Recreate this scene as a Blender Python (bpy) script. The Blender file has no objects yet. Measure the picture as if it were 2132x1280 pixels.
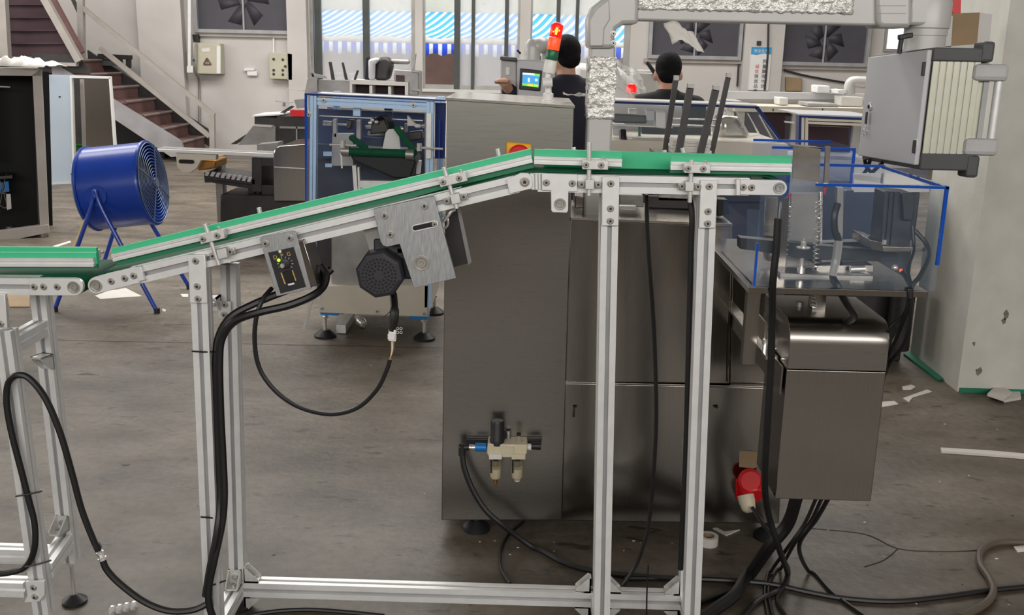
import bpy, bmesh, math, random
from mathutils import Vector as V, Matrix
from math import sin, cos, pi, radians as R
random.seed(4)
sc = bpy.context.scene
C = sc.collection
# ---------------------------------------------------------------- camera
FPX, CX, CY = 2100.0, 1066.0, 640.0          # focal length in pixels of the 2132 x 1280 frame
PITCH, YAW, ROLL, H = R(14.2), -0.015, 0.022, 1.53
FW = V((sin(YAW)*cos(PITCH), cos(YAW)*cos(PITCH), -sin(PITCH)))
_r = V((cos(YAW), -sin(YAW), 0)); _u = _r.cross(FW)
RT = _r*cos(ROLL) + _u*sin(ROLL); UP = _u*cos(ROLL) - _r*sin(ROLL)
EYE = V((0, 0, H))
cd = bpy.data.cameras.new('camera'); cam = bpy.data.objects.new('camera', cd); C.objects.link(cam)
cd.sensor_width = 36; cd.lens = 36*FPX/2132; cd.clip_end = 200; cd.clip_start = 0.05
m = Matrix((RT, UP, -FW)).transposed().to_4x4(); m.translation = EYE; cam.matrix_world = m
sc.camera = cam
# ---------------------------------------------------------------- light
sc.view_settings.view_transform = 'Standard'; sc.view_settings.look = 'None'
sc.view_settings.gamma = 1; sc.view_settings.use_curve_mapping = False
sc.view_settings.exposure = -0.08
w = bpy.data.worlds.new('overcast_sky'); sc.world = w; w.use_nodes = True
bg = w.node_tree.nodes['Background']; bg.inputs[0].default_value = (.93, .97, 1, 1); bg.inputs[1].default_value = 3.0
def area(name, loc, sx, sy, power, col=(1, .97, .93), rot=(0, 0, 0)):
    l = bpy.data.lights.new(name, 'AREA'); l.shape = 'RECTANGLE'; l.size = sx; l.size_y = sy; l.energy = power; l.color = col
    o = bpy.data.objects.new(name, l); C.objects.link(o); o.location = loc; o.rotation_euler = rot
    return o
area('ceiling_fill_far', (-1.5, 10.5, 5.0), 11, 2.2, 560)  # added area light under the closed ceiling, in place of unseen skylights
area('ceiling_fill_middle', (-1.0, 7.8, 5.0), 10, 1.4, 330)  # also added overhead, brightens the middle floor; the ceiling has no opening
area('left_fill', (-9.1, 7.0, 2.9), 1.8, 11, 300, rot=(0, -pi/2, 0))  # added side light for left-facing surfaces; the left wall has no windows
area('rear_fill', (0.6, -4.9, 3.3), 13, 1.8, 560, rot=(pi/2, 0, 0))  # added frontal light from behind the camera; the rear wall is solid
# ---------------------------------------------------------------- helpers
def ray(px, py):
    return FW + RT*((px-CX)/FPX) - UP*((py-CY)/FPX)
def P(px, py, Y):                             # the point of the vertical plane y = Y seen at a pixel
    d = ray(px, py); return EYE + d*(Y/d.y)
def G(px, py, z=0.0):                         # the point of the level plane at height z seen at a pixel
    d = ray(px, py); return EYE + d*((z-H)/d.z)
def mpp(px, py, Y):                           # metres per pixel there
    d = ray(px, py); return (Y/d.y)/FPX
def rect(px0, py0, px1, py1, Y):              # upright rectangle x0,x1,z0,z1
    mx, my = (px0+px1)/2, (py0+py1)/2
    return P(px0, my, Y).x, P(px1, my, Y).x, P(mx, py1, Y).z, P(mx, py0, Y).z
def lin(c):
    return tuple(((x/255)/12.92 if x/255 <= .04045 else ((x/255+.055)/1.055)**2.4) for x in c)
WL = {}
def tag(o, label, cat, group=None, kind=None):
    if label: o['label'] = label
    if cat: o['category'] = cat
    if group: o['group'] = group
    if kind: o['kind'] = kind
    return o
def thing(name, label, cat, loc, group=None):
    o = bpy.data.objects.new(name, None); C.objects.link(o); o.empty_display_size = .05
    o.location = loc; WL[o] = V(loc); tag(o, label, cat, group); return o
class MB:
    def __init__(s): s.v = []; s.f = []
    def add(s, vs, fs):
        n = len(s.v); s.v += [V(p) for p in vs]; s.f += [tuple(i+n for i in q) for q in fs]; return s
    def box(s, x0, x1, y0, y1, z0, z1):
        return s.add([(x, y, z) for z in (z0, z1) for y in (y0, y1) for x in (x0, x1)],
                     [(0,2,3,1),(4,5,7,6),(0,1,5,4),(2,6,7,3),(0,4,6,2),(1,3,7,5)])
    def obox(s, c, a, b, d):                  # centre and three half vectors
        c, a, b, d = V(c), V(a), V(b), V(d)
        return s.add([c+a*i+b*j+d*k for k in (-1,1) for j in (-1,1) for i in (-1,1)],
                     [(0,2,3,1),(4,5,7,6),(0,1,5,4),(2,6,7,3),(0,4,6,2),(1,3,7,5)])
    def prism(s, pts, vec):
        n = len(pts); vec = V(vec); pts = [V(p) for p in pts]
        return s.add(pts+[p+vec for p in pts], [tuple(range(n)), tuple(range(2*n-1, n-1, -1))]+[(i, (i+1) % n, n+(i+1) % n, n+i) for i in range(n)])
    def extr(s, p0, p1, poly, u):             # a 2d section swept from p0 to p1, u its first axis
        p0, p1, u = V(p0), V(p1), V(u); a = (p1-p0).normalized(); u = (u-a*u.dot(a)).normalized(); v = a.cross(u)
        return s.prism([p0+u*x+v*y for x, y in poly], p1-p0)
    def cyl(s, p0, p1, r0, r1=None, n=16, cap=True):
        return s.lathe(p0, V(p1)-V(p0), [(r0, 0), (r0 if r1 is None else r1, (V(p1)-V(p0)).length)], n, cap)
    def lathe(s, p, axis, prof, n=16, cap=True):
        p = V(p); a = V(axis).normalized(); t = V((0,0,1)) if abs(a.z) < .9 else V((1,0,0))
        u = a.cross(t).normalized(); v = a.cross(u); vs = []; fs = []
        for r, h in prof:
            vs += [p+a*h+(u*cos(2*pi*i/n)+v*sin(2*pi*i/n))*r for i in range(n)]
        for k in range(len(prof)-1):
            fs += [(k*n+i, k*n+(i+1) % n, (k+1)*n+(i+1) % n, (k+1)*n+i) for i in range(n)]
        if cap: fs += [tuple(range(n)), tuple((len(prof)-1)*n+i for i in range(n))]
        return s.add(vs, fs)
    def tube(s, pts, r, n=8, closed=False):
        pts = [V(p) for p in pts]; k = len(pts); vs = []; fs = []; u = None
        for i, p in enumerate(pts):
            a = (pts[(i+1) % k]-pts[i-1]) if closed else (pts[min(i+1, k-1)]-pts[max(i-1, 0)])
            a.normalize()
            if u is None: u = a.cross(V((0,0,1)) if abs(a.z) < .9 else V((1,0,0)))
            u = (u-a*u.dot(a)).normalized(); v = a.cross(u)
            rr = r[i] if isinstance(r, (list, tuple)) else r
            vs += [p+(u*cos(2*pi*j/n)+v*sin(2*pi*j/n))*rr for j in range(n)]
        for i in range(k if closed else k-1):
            q = (i+1) % k
            fs += [(i*n+j, i*n+(j+1) % n, q*n+(j+1) % n, q*n+j) for j in range(n)]
        if not closed: fs += [tuple(range(n)), tuple((k-1)*n+j for j in range(n))]
        return s.add(vs, fs)
    def ball(s, c, r, nu=14, nv=9, rot=None):
        c = V(c); r = V(r) if hasattr(r, '__len__') else V((r, r, r)); vs = []; fs = []
        for j in range(nv+1):
            t = pi*j/nv
            for i in range(nu):
                q = V((r.x*sin(t)*cos(2*pi*i/nu), r.y*sin(t)*sin(2*pi*i/nu), r.z*cos(t)))
                vs.append(c+(rot @ q if rot else q))
        for j in range(nv):
            fs += [(j*nu+i, (j+1)*nu+i, (j+1)*nu+(i+1) % nu, j*nu+(i+1) % nu) for i in range(nu)]
        return s.add(vs, fs)
    def sheet(s, rows):
        n = len(rows[0]); vs = [p for r in rows for p in r]
        return s.add(vs, [(j*n+i, j*n+i+1, (j+1)*n+i+1, (j+1)*n+i) for j in range(len(rows)-1) for i in range(n-1)])
    def build(s, name, mat, parent=None, smooth=35, bevel=0, solid=0, origin=None, label=None):
        lo = V([min(p[i] for p in s.v) for i in range(3)]); hi = V([max(p[i] for p in s.v) for i in range(3)])
        c = V(origin) if origin is not None else (lo+hi)/2
        me = bpy.data.meshes.new(name); me.from_pydata([p-c for p in s.v], [], s.f)
        bm = bmesh.new(); bm.from_mesh(me); bmesh.ops.remove_doubles(bm, verts=bm.verts, dist=1e-6)
        bmesh.ops.recalc_face_normals(bm, faces=bm.faces); bm.to_mesh(me); bm.free()
        if smooth:
            me.polygons.foreach_set('use_smooth', [True]*len(me.polygons)); me.set_sharp_from_angle(angle=R(smooth))
        me.materials.append(M[mat] if isinstance(mat, str) else mat)
        o = bpy.data.objects.new(name, me); C.objects.link(o); WL[o] = c
        o.location = c-(WL[parent] if parent else V()); o.parent = parent
        if solid:
            q = o.modifiers.new('s', 'SOLIDIFY'); q.thickness = solid; q.offset = 0
        if bevel:
            q = o.modifiers.new('b', 'BEVEL'); q.width = bevel; q.segments = 2; q.limit_method = 'ANGLE'; q.angle_limit = R(50)
        if label: o['label'] = label
        return o
def inst(name, src, p, parent=None, rot=None, scale=None):     # another object with the same mesh
    o = bpy.data.objects.new(name, src); C.objects.link(o); WL[o] = V(p)
    o.location = V(p)-(WL[parent] if parent else V()); o.parent = parent
    if rot: o.rotation_euler = rot
    if scale: o.scale = scale
    return o
def boxpx(name, mat, parent, px0, py0, px1, py1, Y0, Y1, **k):
    x0, x1, z0, z1 = rect(px0, py0, px1, py1, Y0)
    return MB().box(x0, x1, Y0, Y1, z0, z1).build(name, mat, parent, **k)
def polypx(name, mat, parent, poly, Y0, Y1, **k):
    return MB().prism([P(x, y, Y0) for x, y in poly], (0, Y1-Y0, 0)).build(name, mat, parent, **k)
def curve(pts, n=6):                          # smooth line through points
    pts = [V(p) for p in pts]; out = []; q = [pts[0]*2-pts[1]]+pts+[pts[-1]*2-pts[-2]]
    for i in range(1, len(q)-2):
        a, b, c, d = q[i-1:i+3]
        for k in range(n):
            t = k/n; out.append(.5*((2*b)+(c-a)*t+(2*a-5*b+4*c-d)*t*t+(3*b-a-3*c+d)*t**3))
    return out+[pts[-1]]
def line3(pts, r=0):                          # (px,py,Y) in a plane, (px,py) on the floor
    return [P(*p) if len(p) == 3 else G(p[0], p[1], r) for p in pts]
def cable(name, label, pts, r, mat='cable_black', cat='cable', group=None, n=6, parent=None):
    q = curve(line3(pts, r), n)
    for p in q: p.z = max(p.z, r+.0003)
    o = MB().tube(q, r, 8).build(name, mat, parent)
    if not parent: tag(o, label, cat, group)
    return o
# ---------------------------------------------------------------- materials
M = {}
def mat(name, col, rough=.5, metal=0, scale=6, amt=.12, bump=0, stretch=(1, 1, 1), spec=.5, rvar=0, emit=None, es=1, alpha=1, coat=0, trans=0):
    q = bpy.data.materials.new(name); q.use_nodes = True; t = q.node_tree; b = t.nodes['Principled BSDF']; M[name] = q
    c = lin(col); b.inputs['Roughness'].default_value = rough; b.inputs['Metallic'].default_value = metal
    b.inputs['Specular IOR Level'].default_value = spec; b.inputs['Alpha'].default_value = alpha
    b.inputs['Coat Weight'].default_value = coat; b.inputs['Transmission Weight'].default_value = trans
    tc = t.nodes.new('ShaderNodeTexCoord'); mp = t.nodes.new('ShaderNodeMapping'); mp.inputs['Scale'].default_value = stretch
    nz = t.nodes.new('ShaderNodeTexNoise'); nz.inputs['Scale'].default_value = scale; nz.inputs['Detail'].default_value = 5
    t.links.new(tc.outputs['Object'], mp.inputs[0]); t.links.new(mp.outputs[0], nz.inputs[0])
    rp = t.nodes.new('ShaderNodeValToRGB')
    rp.color_ramp.elements[0].position = .3; rp.color_ramp.elements[1].position = .7
    rp.color_ramp.elements[0].color = (*[x*(1-amt) for x in c], 1); rp.color_ramp.elements[1].color = (*[min(1, x*(1+amt)) for x in c], 1)
    t.links.new(nz.outputs[0], rp.inputs[0]); t.links.new(rp.outputs[0], b.inputs['Base Color'])
    if rvar:
        mr = t.nodes.new('ShaderNodeMapRange'); mr.inputs[3].default_value = rough-rvar; mr.inputs[4].default_value = rough+rvar
        t.links.new(nz.outputs[0], mr.inputs[0]); t.links.new(mr.outputs[0], b.inputs['Roughness'])
    if bump:
        bp = t.nodes.new('ShaderNodeBump'); bp.inputs['Strength'].default_value = bump; bp.inputs['Distance'].default_value = .01
        t.links.new(nz.outputs[0], bp.inputs['Height']); t.links.new(bp.outputs[0], b.inputs['Normal'])
    if emit:
        b.inputs['Emission Color'].default_value = (*lin(emit), 1); b.inputs['Emission Strength'].default_value = es
    return q
mat('aluminium', (226, 226, 226), .4, .35, 30, .05, stretch=(1, 1, 1))
mat('aluminium_blue', (178, 208, 240), .4, .2, 30, .05)
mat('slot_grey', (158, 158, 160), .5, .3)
mat('cast_bracket', (212, 212, 210), .42, .4, 60, .08)
mat('milled_plate', (168, 170, 172), .42, .7, 40, .12, stretch=(8, 1, 1), rvar=.1)
mat('stainless', (150, 145, 139), .18, 1, 18, .07, stretch=(30, 1, .6), rvar=.05)
mat('stainless_h', (150, 146, 141), .28, 1, 18, .03, stretch=(.6, 1, 30), rvar=.02)
mat('stainless_bright', (205, 200, 192), .2, 1, 18, .05, stretch=(1, 1, 1), rvar=.05)
mat('steel_grey', (150, 148, 146), .4, .7, 12, .12)
mat('chrome', (232, 230, 227), .24, .75, 20, .04)
mat('bolt_steel', (185, 182, 176), .32, .7, 60, .15)
mat('dark_steel', (62, 60, 60), .45, .5, 12, .15)
mat('black_plastic', (30, 30, 32), .45, 0, 20, .2)
mat('motor_black', (48, 48, 54), .5, .1, 30, .12)
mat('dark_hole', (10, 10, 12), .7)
mat('cable_black', (24, 24, 25), .42, 0, 30, .15)
mat('belt_green', (22, 78, 56), .62, 0, 30, .15, spec=.12)
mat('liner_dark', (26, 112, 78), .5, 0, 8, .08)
mat('guide_green', (60, 190, 138), .45, 0, 8, .06)
mat('white_plastic', (222, 222, 220), .4, 0, 8, .04)
mat('warm_grey', (164, 158, 152), .5, .1, 6, .08)
mat('cream_metal', (205, 198, 184), .4, .1, 6, .06)
mat('painted_white', (200, 198, 194), .6, 0, 3, .07)
mat('fan_blue', (8, 58, 160), .32, 0, 6, .1, coat=.2)
mat('grille_grey', (110, 125, 150), .4, .5)
mat('red_plastic', (205, 16, 24), .35)
mat('yellow_plastic', (236, 172, 24), .4)
mat('pendant_grey', (186, 187, 190), .45, .1, 3, .03)
mat('pendant_rib', (196, 196, 180), .4, .3, 20, .04)
mat('pendant_cap', (72, 74, 76), .5)
mat('handle_grey', (175, 175, 176), .45)
mat('acrylic_edge', (18, 84, 190), .15, 0, 6, .1, emit=None)
mat('brown_red', (112, 82, 80), .7, 0, 5, .12)
mat('dark_red', (66, 46, 52), .75, 0, 5, .12)
mat('box_beige', (184, 180, 160), .5, 0, 5, .05)
mat('paper_white', (214, 210, 204), .8, 0, 12, .05)
mat('brass', (176, 130, 70), .35, .9)
mat('frl_cream', (206, 196, 170), .45, 0, 20, .06)
mat('connector_blue', (10, 112, 186), .35)
mat('hose_brown', (92, 82, 70), .55)
mat('cardboard', (150, 128, 100), .8)
mat('green_strip', (30, 120, 92), .6)
mat('skin', (196, 150, 126), .55, 0, 10, .06)
mat('hair_black', (15, 14, 16), .8, 0, 90, .35, bump=.6, spec=.2)
mat('shirt_navy', (28, 28, 44), .85, 0, 12, .12)
mat('shirt_black', (26, 25, 28), .85, 0, 12, .12)
mat('trouser_dark', (40, 42, 52), .85)
def glassy(name, tint, alpha, rough=.08, spec=.5):
    q = mat(name, tint, rough, 0, 3, .04, alpha=alpha, spec=spec); return q
glassy('acrylic', (170, 200, 232), .035, .05)
glassy('acrylic_blue', (90, 130, 200), .09, .06)
glassy('dusty_glass', (226, 230, 234), .38, .2)
glassy('clear_glass', (200, 215, 225), .08, .05)
glassy('bowl_clear', (190, 180, 150), .3, .1)
glassy('film', (225, 225, 222), .35, .15)
# ---- floor: stained grey concrete
def floor_mat():
    q = bpy.data.materials.new('concrete_floor'); q.use_nodes = True; t = q.node_tree; b = t.nodes['Principled BSDF']; M['floor'] = q
    tc = t.nodes.new('ShaderNodeTexCoord')
    def nz(sc_, d=6, st=(1, 1, 1)):
        mp = t.nodes.new('ShaderNodeMapping'); mp.inputs['Scale'].default_value = st
        n = t.nodes.new('ShaderNodeTexNoise'); n.inputs['Scale'].default_value = sc_; n.inputs['Detail'].default_value = d
        t.links.new(tc.outputs['Object'], mp.inputs[0]); t.links.new(mp.outputs[0], n.inputs[0]); return n
    def ramp(n, p0, c0, p1, c1):
        r = t.nodes.new('ShaderNodeValToRGB'); e = r.color_ramp.elements
        e[0].position, e[1].position = p0, p1; e[0].color = (*c0, 1); e[1].color = (*c1, 1); t.links.new(n.outputs[0], r.inputs[0]); return r
    def mul(a, bb, f=1):
        x = t.nodes.new('ShaderNodeMix'); x.data_type = 'RGBA'; x.blend_type = 'MULTIPLY'; x.inputs[0].default_value = f
        t.links.new(a, x.inputs[6]); t.links.new(bb, x.inputs[7]); return x.outputs[2]
    big = ramp(nz(.7), .3, lin((92, 84, 74)), .72, lin((132, 123, 110)))
    mid = ramp(nz(3.4, 9, (.7, 1.5, 1)), .34, (.52, .49, .45), .62, (1, 1, 1))
    fine = ramp(nz(34, 8), .3, (.74, .73, .72), .62, (1, 1, 1))
    spot = ramp(nz(11, 4, (1, 2.2, 1)), .31, (.45, .42, .38), .37, (1, 1, 1))
    c = mul(mul(mul(big.outputs[0], mid.outputs[0]), fine.outputs[0]), spot.outputs[0])
    t.links.new(c, b.inputs['Base Color'])
    rr = t.nodes.new('ShaderNodeMapRange'); rr.inputs[3].default_value = .36; rr.inputs[4].default_value = .62
    t.links.new(nz(2.2).outputs[0], rr.inputs[0]); t.links.new(rr.outputs[0], b.inputs['Roughness'])
    bp = t.nodes.new('ShaderNodeBump'); bp.inputs['Strength'].default_value = .25; bp.inputs['Distance'].default_value = .01
    t.links.new(nz(26, 8).outputs[0], bp.inputs['Height']); t.links.new(bp.outputs[0], b.inputs['Normal'])
floor_mat()
mat('wall_paint', (192, 188, 184), .8, 0, 1.6, .08, bump=.05)
mat('wall_plaster', (205, 204, 196), .85, 0, 7, .07, bump=.5)
mat('rear_paint', (150, 142, 132), .85, 0, 1, .1)
mat('ceiling_paint', (150, 146, 140), .9)
# ---------------------------------------------------------------- the room
YB = 15.0
def struct(o):
    o['kind'] = 'structure'; return o
XL, XR, YR, ZC = -9.2, 8.4, -5.0, 5.2
fl = struct(MB().box(XL, XR, YR, YB+.1, -.1, 0).build('floor', 'floor', smooth=0))
struct(MB().box(XL, XR, YR, YB+.25, ZC, ZC+.1).build('ceiling', 'ceiling_paint', smooth=0))
struct(MB().box(XL-.1, XL, YR, YB+.25, 0, ZC).build('wall_left', 'wall_paint', smooth=0))
struct(MB().box(XR, XR+.1, YR, YB+.25, 0, ZC).build('wall_right_side', 'wall_paint', smooth=0))
struct(MB().box(XL, XR, YR-.1, YR, 0, ZC).build('wall_rear', 'rear_paint', smooth=0))
# floor joint line
ja, jb = G(110, 708), G(925, 724)
dj = (jb-ja).normalized(); ja = ja-dj*3.5; jb = jb+dj*.3
jn = V((-dj.y, dj.x, 0))*.004
MB().prism([ja-jn, jb-jn, jb+jn, ja+jn], (0, 0, .0006)).build('floor_joint', 'dark_steel', fl)
for pts in ([(1690, 1100), (1800, 1112), (1870, 1142), (1960, 1148), (2035, 1146)], [(1870, 1142), (1840, 1166), (1800, 1180)]):
    MB().tube(curve([G(*p, .0003) for p in pts], 5), .0022, 5).build('floor_crack', 'dark_steel', fl)
# back wall with three window openings
ztop, zs = 2.62, P(950, 186, YB).z
ops = [(P(646, 90, YB).x, P(864, 90, YB).x), (P(880, 90, YB).x, P(1082, 90, YB).x), (P(1104, 90, YB).x, P(1312, 90, YB).x)]
wb = MB(); wb.box(XL, XR, YB, YB+.24, ztop, ZC); wb.box(XL, XR, YB, YB+.24, 0, zs)
xs = [XL]+[v for o in ops for v in o]+[XR]
for i in range(0, len(xs), 2): wb.box(xs[i], xs[i+1], YB, YB+.24, zs, ztop)
wall = struct(wb.build('wall_back', 'wall_paint', smooth=0))
for (a, b) in ((298, 388), (604, 644), (1545, 1626)):
    x0, x1 = P(a, 100, YB).x, P(b, 100, YB).x
    MB().box(x0, x1, YB-.16, YB, 0, ZC).build('pilaster', 'wall_paint', wall, smooth=0)
mat('frame_alu', (158, 156, 152), .45, .4); mat('frame_dark', (70, 74, 72), .5, .2)
lays = [([(646, 652, 'frame_alu'), (655, 668, 'frame_dark'), (755, 768, 'frame_dark'), (856, 864, 'frame_alu')], [(668, 755, 'dusty_glass'), (768, 856, 'dusty_glass')]),
        ([(880, 884, 'frame_alu'), (945, 957, 'frame_dark'), (981, 988, 'frame_dark'), (1050, 1058, 'frame_dark'), (1077, 1082, 'frame_alu')], [(957, 981, 'dusty_glass'), (988, 1050, 'dusty_glass'), (1058, 1077, 'dusty_glass')]),
        ([(1104, 1108, 'frame_alu'), (1157, 1165, 'frame_dark'), (1197, 1204, 'frame_dark'), (1250, 1258, 'frame_dark'), (1300, 1312, 'frame_alu')], [(1165, 1197, 'dusty_glass'), (1204, 1250, 'dusty_glass'), (1258, 1300, 'clear_glass')])]
for i, (mull, panes) in enumerate(lays):
    x0, x1 = ops[i]
    fr = MB(); fr.box(x0, x1, YB+.04, YB+.12, ztop-.06, ztop); fr.box(x0, x1, YB+.04, YB+.12, zs, zs+.06)
    wn = struct(fr.build('window_%d' % (i+1), 'frame_alu', smooth=0))
    for a, b, mm in mull:
        MB().box(P(a, 90, YB).x, P(b, 90, YB).x, YB+.03, YB+.13, zs, ztop).build('mullion', mm, wn, smooth=0)
    for a, b, mm in panes:
        MB().box(P(a, 90, YB).x, P(b, 90, YB).x, YB+.075, YB+.081, zs+.05, ztop-.05).build('pane', mm, wn, smooth=0)
    MB().box(x0-.05, x1+.05, YB-.08, YB+.03, zs-.04, zs).build('window_sill', 'painted_white', wn, smooth=0)
# bright slot window right of the third exhaust panel
x0, x1, z0, z1 = rect(1846, 62, 1890, 102, YB)
wn = struct(MB().box(x0-.04, x1+.04, YB-.03, YB, z0-.04, z1+.3).build('window_4', 'frame_alu', smooth=0))
mat('opal_pane', (235, 238, 240), .4, emit=(235, 240, 245), es=.8)
MB().box(x0, x1, YB-.036, YB-.03, z0, z1+.26).build('pane', 'opal_pane', wn, smooth=0)
# outside: facade, awning, yard
struct(MB().box(-14, 12, YB+.25, 30, -.2, -.1).build('ground_outside', 'painted_white', smooth=0))
mat('facade_tan', (206, 196, 176), .8, 0, 2, .1); mat('facade_brown', (150, 116, 104), .8, 0, 2.5, .2)
fac = thing('shop_building', 'tan building across the yard seen through the windows', 'building', (0, 20.2, 0))
za = P(900, 60, 20.2).z
MB().box(-12, 10, 20.2, 22, za, 6).build('upper_wall', 'facade_tan', fac, smooth=0)
MB().box(-12, 10, 20.2, 22, -.1, za).build('lower_wall', 'facade_brown', fac, smooth=0)
for k in range(9):
    x = -9+k*1.6; MB().box(x, x+.05, 20.17, 20.2, za+.5, 6).build('wall_rib', 'facade_tan', fac, smooth=0)
def stripe(name, c1, c2, scale, shear):
    q = bpy.data.materials.new(name); q.use_nodes = True; t = q.node_tree; b = t.nodes['Principled BSDF']; M[name] = q
    tc = t.nodes.new('ShaderNodeTexCoord'); sp = t.nodes.new('ShaderNodeSeparateXYZ'); t.links.new(tc.outputs['Object'], sp.inputs[0])
    a = t.nodes.new('ShaderNodeMath'); a.operation = 'MULTIPLY_ADD'; a.inputs[1].default_value = shear
    t.links.new(sp.outputs['Y'], a.inputs[0]); t.links.new(sp.outputs['X'], a.inputs[2])
    s_ = t.nodes.new('ShaderNodeMath'); s_.operation = 'MULTIPLY'; s_.inputs[1].default_value = scale; t.links.new(a.outputs[0], s_.inputs[0])
    f = t.nodes.new('ShaderNodeMath'); f.operation = 'FRACT'; t.links.new(s_.outputs[0], f.inputs[0])
    g = t.nodes.new('ShaderNodeMath'); g.operation = 'GREATER_THAN'; g.inputs[1].default_value = .42; t.links.new(f.outputs[0], g.inputs[0])
    mx = t.nodes.new('ShaderNodeMix'); mx.data_type = 'RGBA'; mx.inputs[6].default_value = (*lin(c2), 1); mx.inputs[7].default_value = (*lin(c1), 1)
    t.links.new(g.outputs[0], mx.inputs[0]); t.links.new(mx.outputs[2], b.inputs['Base Color']); b.inputs['Roughness'].default_value = .8
stripe('awning_stripe', (70, 168, 235), (232, 246, 250), 6.2, -.3)
stripe('valance_stripe', (46, 80, 214), (235, 240, 248), 6.2, 0)
aw = thing('awning', 'blue and white striped fabric awning outside the windows', 'awning', (P(900, 100, 18.4).x, 18.4, P(900, 100, 18.4).z))
xa, xb = P(560, 60, 18.4).x, P(1345, 60, 18.4).x
zb, zt = P(900, 78, 18.4).z, P(900, 24, 19.9).z
rows = []
for j in range(9):
    t_ = j/8; rows.append([V((xa+(xb-xa)*i/60, 18.4+1.8*t_, zb+(zt-zb)*t_+.02*sin(i*1.1)*(1-t_)-.05*sin(pi*t_))) for i in range(61)])
MB().sheet(rows).build('canopy', 'awning_stripe', aw, solid=.006)
zv = P(900, 92, 18.38).z
rows = [[V((xa+(xb-xa)*i/60, 18.4-.02*(1-j), (zb if j else zv)+.02*sin(i*1.1))) for i in range(61)] for j in (1, 0)]
MB().sheet(rows).build('hem', 'paper_white', aw, solid=.006)
top, bot = [], []
n = 240; zl = P(900, 117, 18.38).z
for i in range(n+1):
    x = xa+(xb-xa)*i/n; top.append(V((x, 18.37, zv+.01))); bot.append(V((x, 18.36+.01*sin(i*.5), zl+.05*abs(sin(i*pi*.09)))))
MB().sheet([top, bot]).build('valance', 'valance_stripe', aw, solid=.006)
# right-hand pillar
pa, pb = G(1990, 815), G(1897, 737)
ya, yb_ = pa.y, pb.y
px_ = (pa.x+pb.x)/2
pil = struct(MB().box(px_, px_+1.6, ya, yb_, 0, ZC).build('wall_right', 'wall_plaster', smooth=0))
MB().box(px_+.01, px_+1.6, ya-.012, ya, 0, .02).build('skirting', 'green_strip', pil)
# peeled plaster patches on the pillar
mat('plaster_stain', (118, 120, 108), .9, 0, 40, .4)
for (sx, sy, sr) in ((2095, 655, 9), (2038, 772, 8), (2090, 668, 6), (2028, 715, 4)):
    c = P(sx, sy, ya); k = mpp(sx, sy, ya)
    MB().prism([c+V((cos(a)*sr*k*random.uniform(.4, 1), -.0015, sin(a)*sr*k*1.5*random.uniform(.4, 1))) for a in [i*2*pi/11 for i in range(11)]], (0, .002, 0)).build('bare_patch', 'plaster_stain', pil)
# ---------------------------------------------------------------- the inclined conveyor
YC = 2.30
def slot_section(w, h, s=.0052, d=.009, sides='fblr'):
    a, b = w/2, h/2; p = []
    # u: across (first axis), v: second; walk round counter-clockwise
    p += [(-a, -b)]
    p += [(-s, -b), (-s, -b+d), (s, -b+d), (s, -b)]
    p += [(a, -b), (a, -s), (a-d, -s), (a-d, s), (a, s), (a, b)]
    p += [(s, b), (s, b-d), (-s, b-d), (-s, b), (-a, b), (-a, s), (-a+d, s), (-a+d, -s), (-a, -s)]
    return p
SEC = slot_section(.04, .04)
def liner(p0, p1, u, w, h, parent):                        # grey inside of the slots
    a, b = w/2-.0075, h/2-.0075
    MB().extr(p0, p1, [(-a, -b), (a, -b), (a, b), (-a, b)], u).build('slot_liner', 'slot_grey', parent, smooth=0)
bolt_mb = MB().lathe((0, 0, 0), (0, -1, 0), [(.0085, 0), (.0085, .0015), (.0066, .0016), (.0066, .004), (.0055, .0052), (.0031, .0052), (.0027, .002), (.0005, .002)], 12)
_b = bolt_mb.build('bolt', 'bolt_steel', origin=(0, 0, 0)); BOLT = _b.data; bpy.data.objects.remove(_b)
BOLT.materials.append(M['dark_steel'])
for q_ in BOLT.polygons:
    c_ = q_.center; r_ = math.hypot(c_.x, c_.z)
    if (r_ < .0031 and c_.y > -.0051) or r_ > .0083: q_.material_index = 1
def bolts(pts, Y, parent, s=1):
    for x, y in pts: inst('bolt', BOLT, P(x, y, Y), parent, scale=(s, s, s) if s != 1 else None)
def axle_cap(px, py, Y, parent, rpx=13):
    k = mpp(px, py, Y)*rpx; p = P(px, py, Y)
    o = MB().lathe(p, (0, -1, 0), [(k, 0), (k, .003), (k*.82, .003), (k*.82, .001), (k*.7, .001), (k*.6, .004), (k*.3, .004), (k*.22, .001), (k*.01, .001)], 24).build('axle_cap', 'bolt_steel', parent)
    return o
def stadium(a, b, hw, nosel=True, noser=False, n=10):     # plate outline from pixel a to b, half width in px
    ax, ay = a; bx, by = b; L = math.hypot(bx-ax, by-ay); ux, uy = (bx-ax)/L, (by-ay)/L; nx, ny = -uy, ux; out = []
    if nosel:
        for i in range(n+1):
            t = pi/2+pi*i/n; out.append((ax+(ux*cos(t)+nx*sin(t))*hw, ay+(uy*cos(t)+ny*sin(t))*hw))
    else: out += [(ax+nx*hw, ay+ny*hw), (ax-nx*hw, ay-ny*hw)]
    if noser:
        for i in range(n+1):
            t = -pi/2+pi*i/n; out.append((bx+(ux*cos(t)+nx*sin(t))*hw, by+(uy*cos(t)+ny*sin(t))*hw))
    else: out += [(bx-nx*hw, by-ny*hw), (bx+nx*hw, by+ny*hw)]
    return out
def rail(name, a, b, Y, parent, mat_='aluminium', w=.04, h=.04, sec=None):
    p0, p1 = P(*a, Y), P(*b, Y); p0.y += w/2; p1.y += w/2
    o = MB().extr(p0, p1, sec or slot_section(w, h), (0, 1, 0)).build(name, mat_, parent, smooth=0)
    liner(p0, p1, (0, 1, 0), w, h, o); return o
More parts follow.
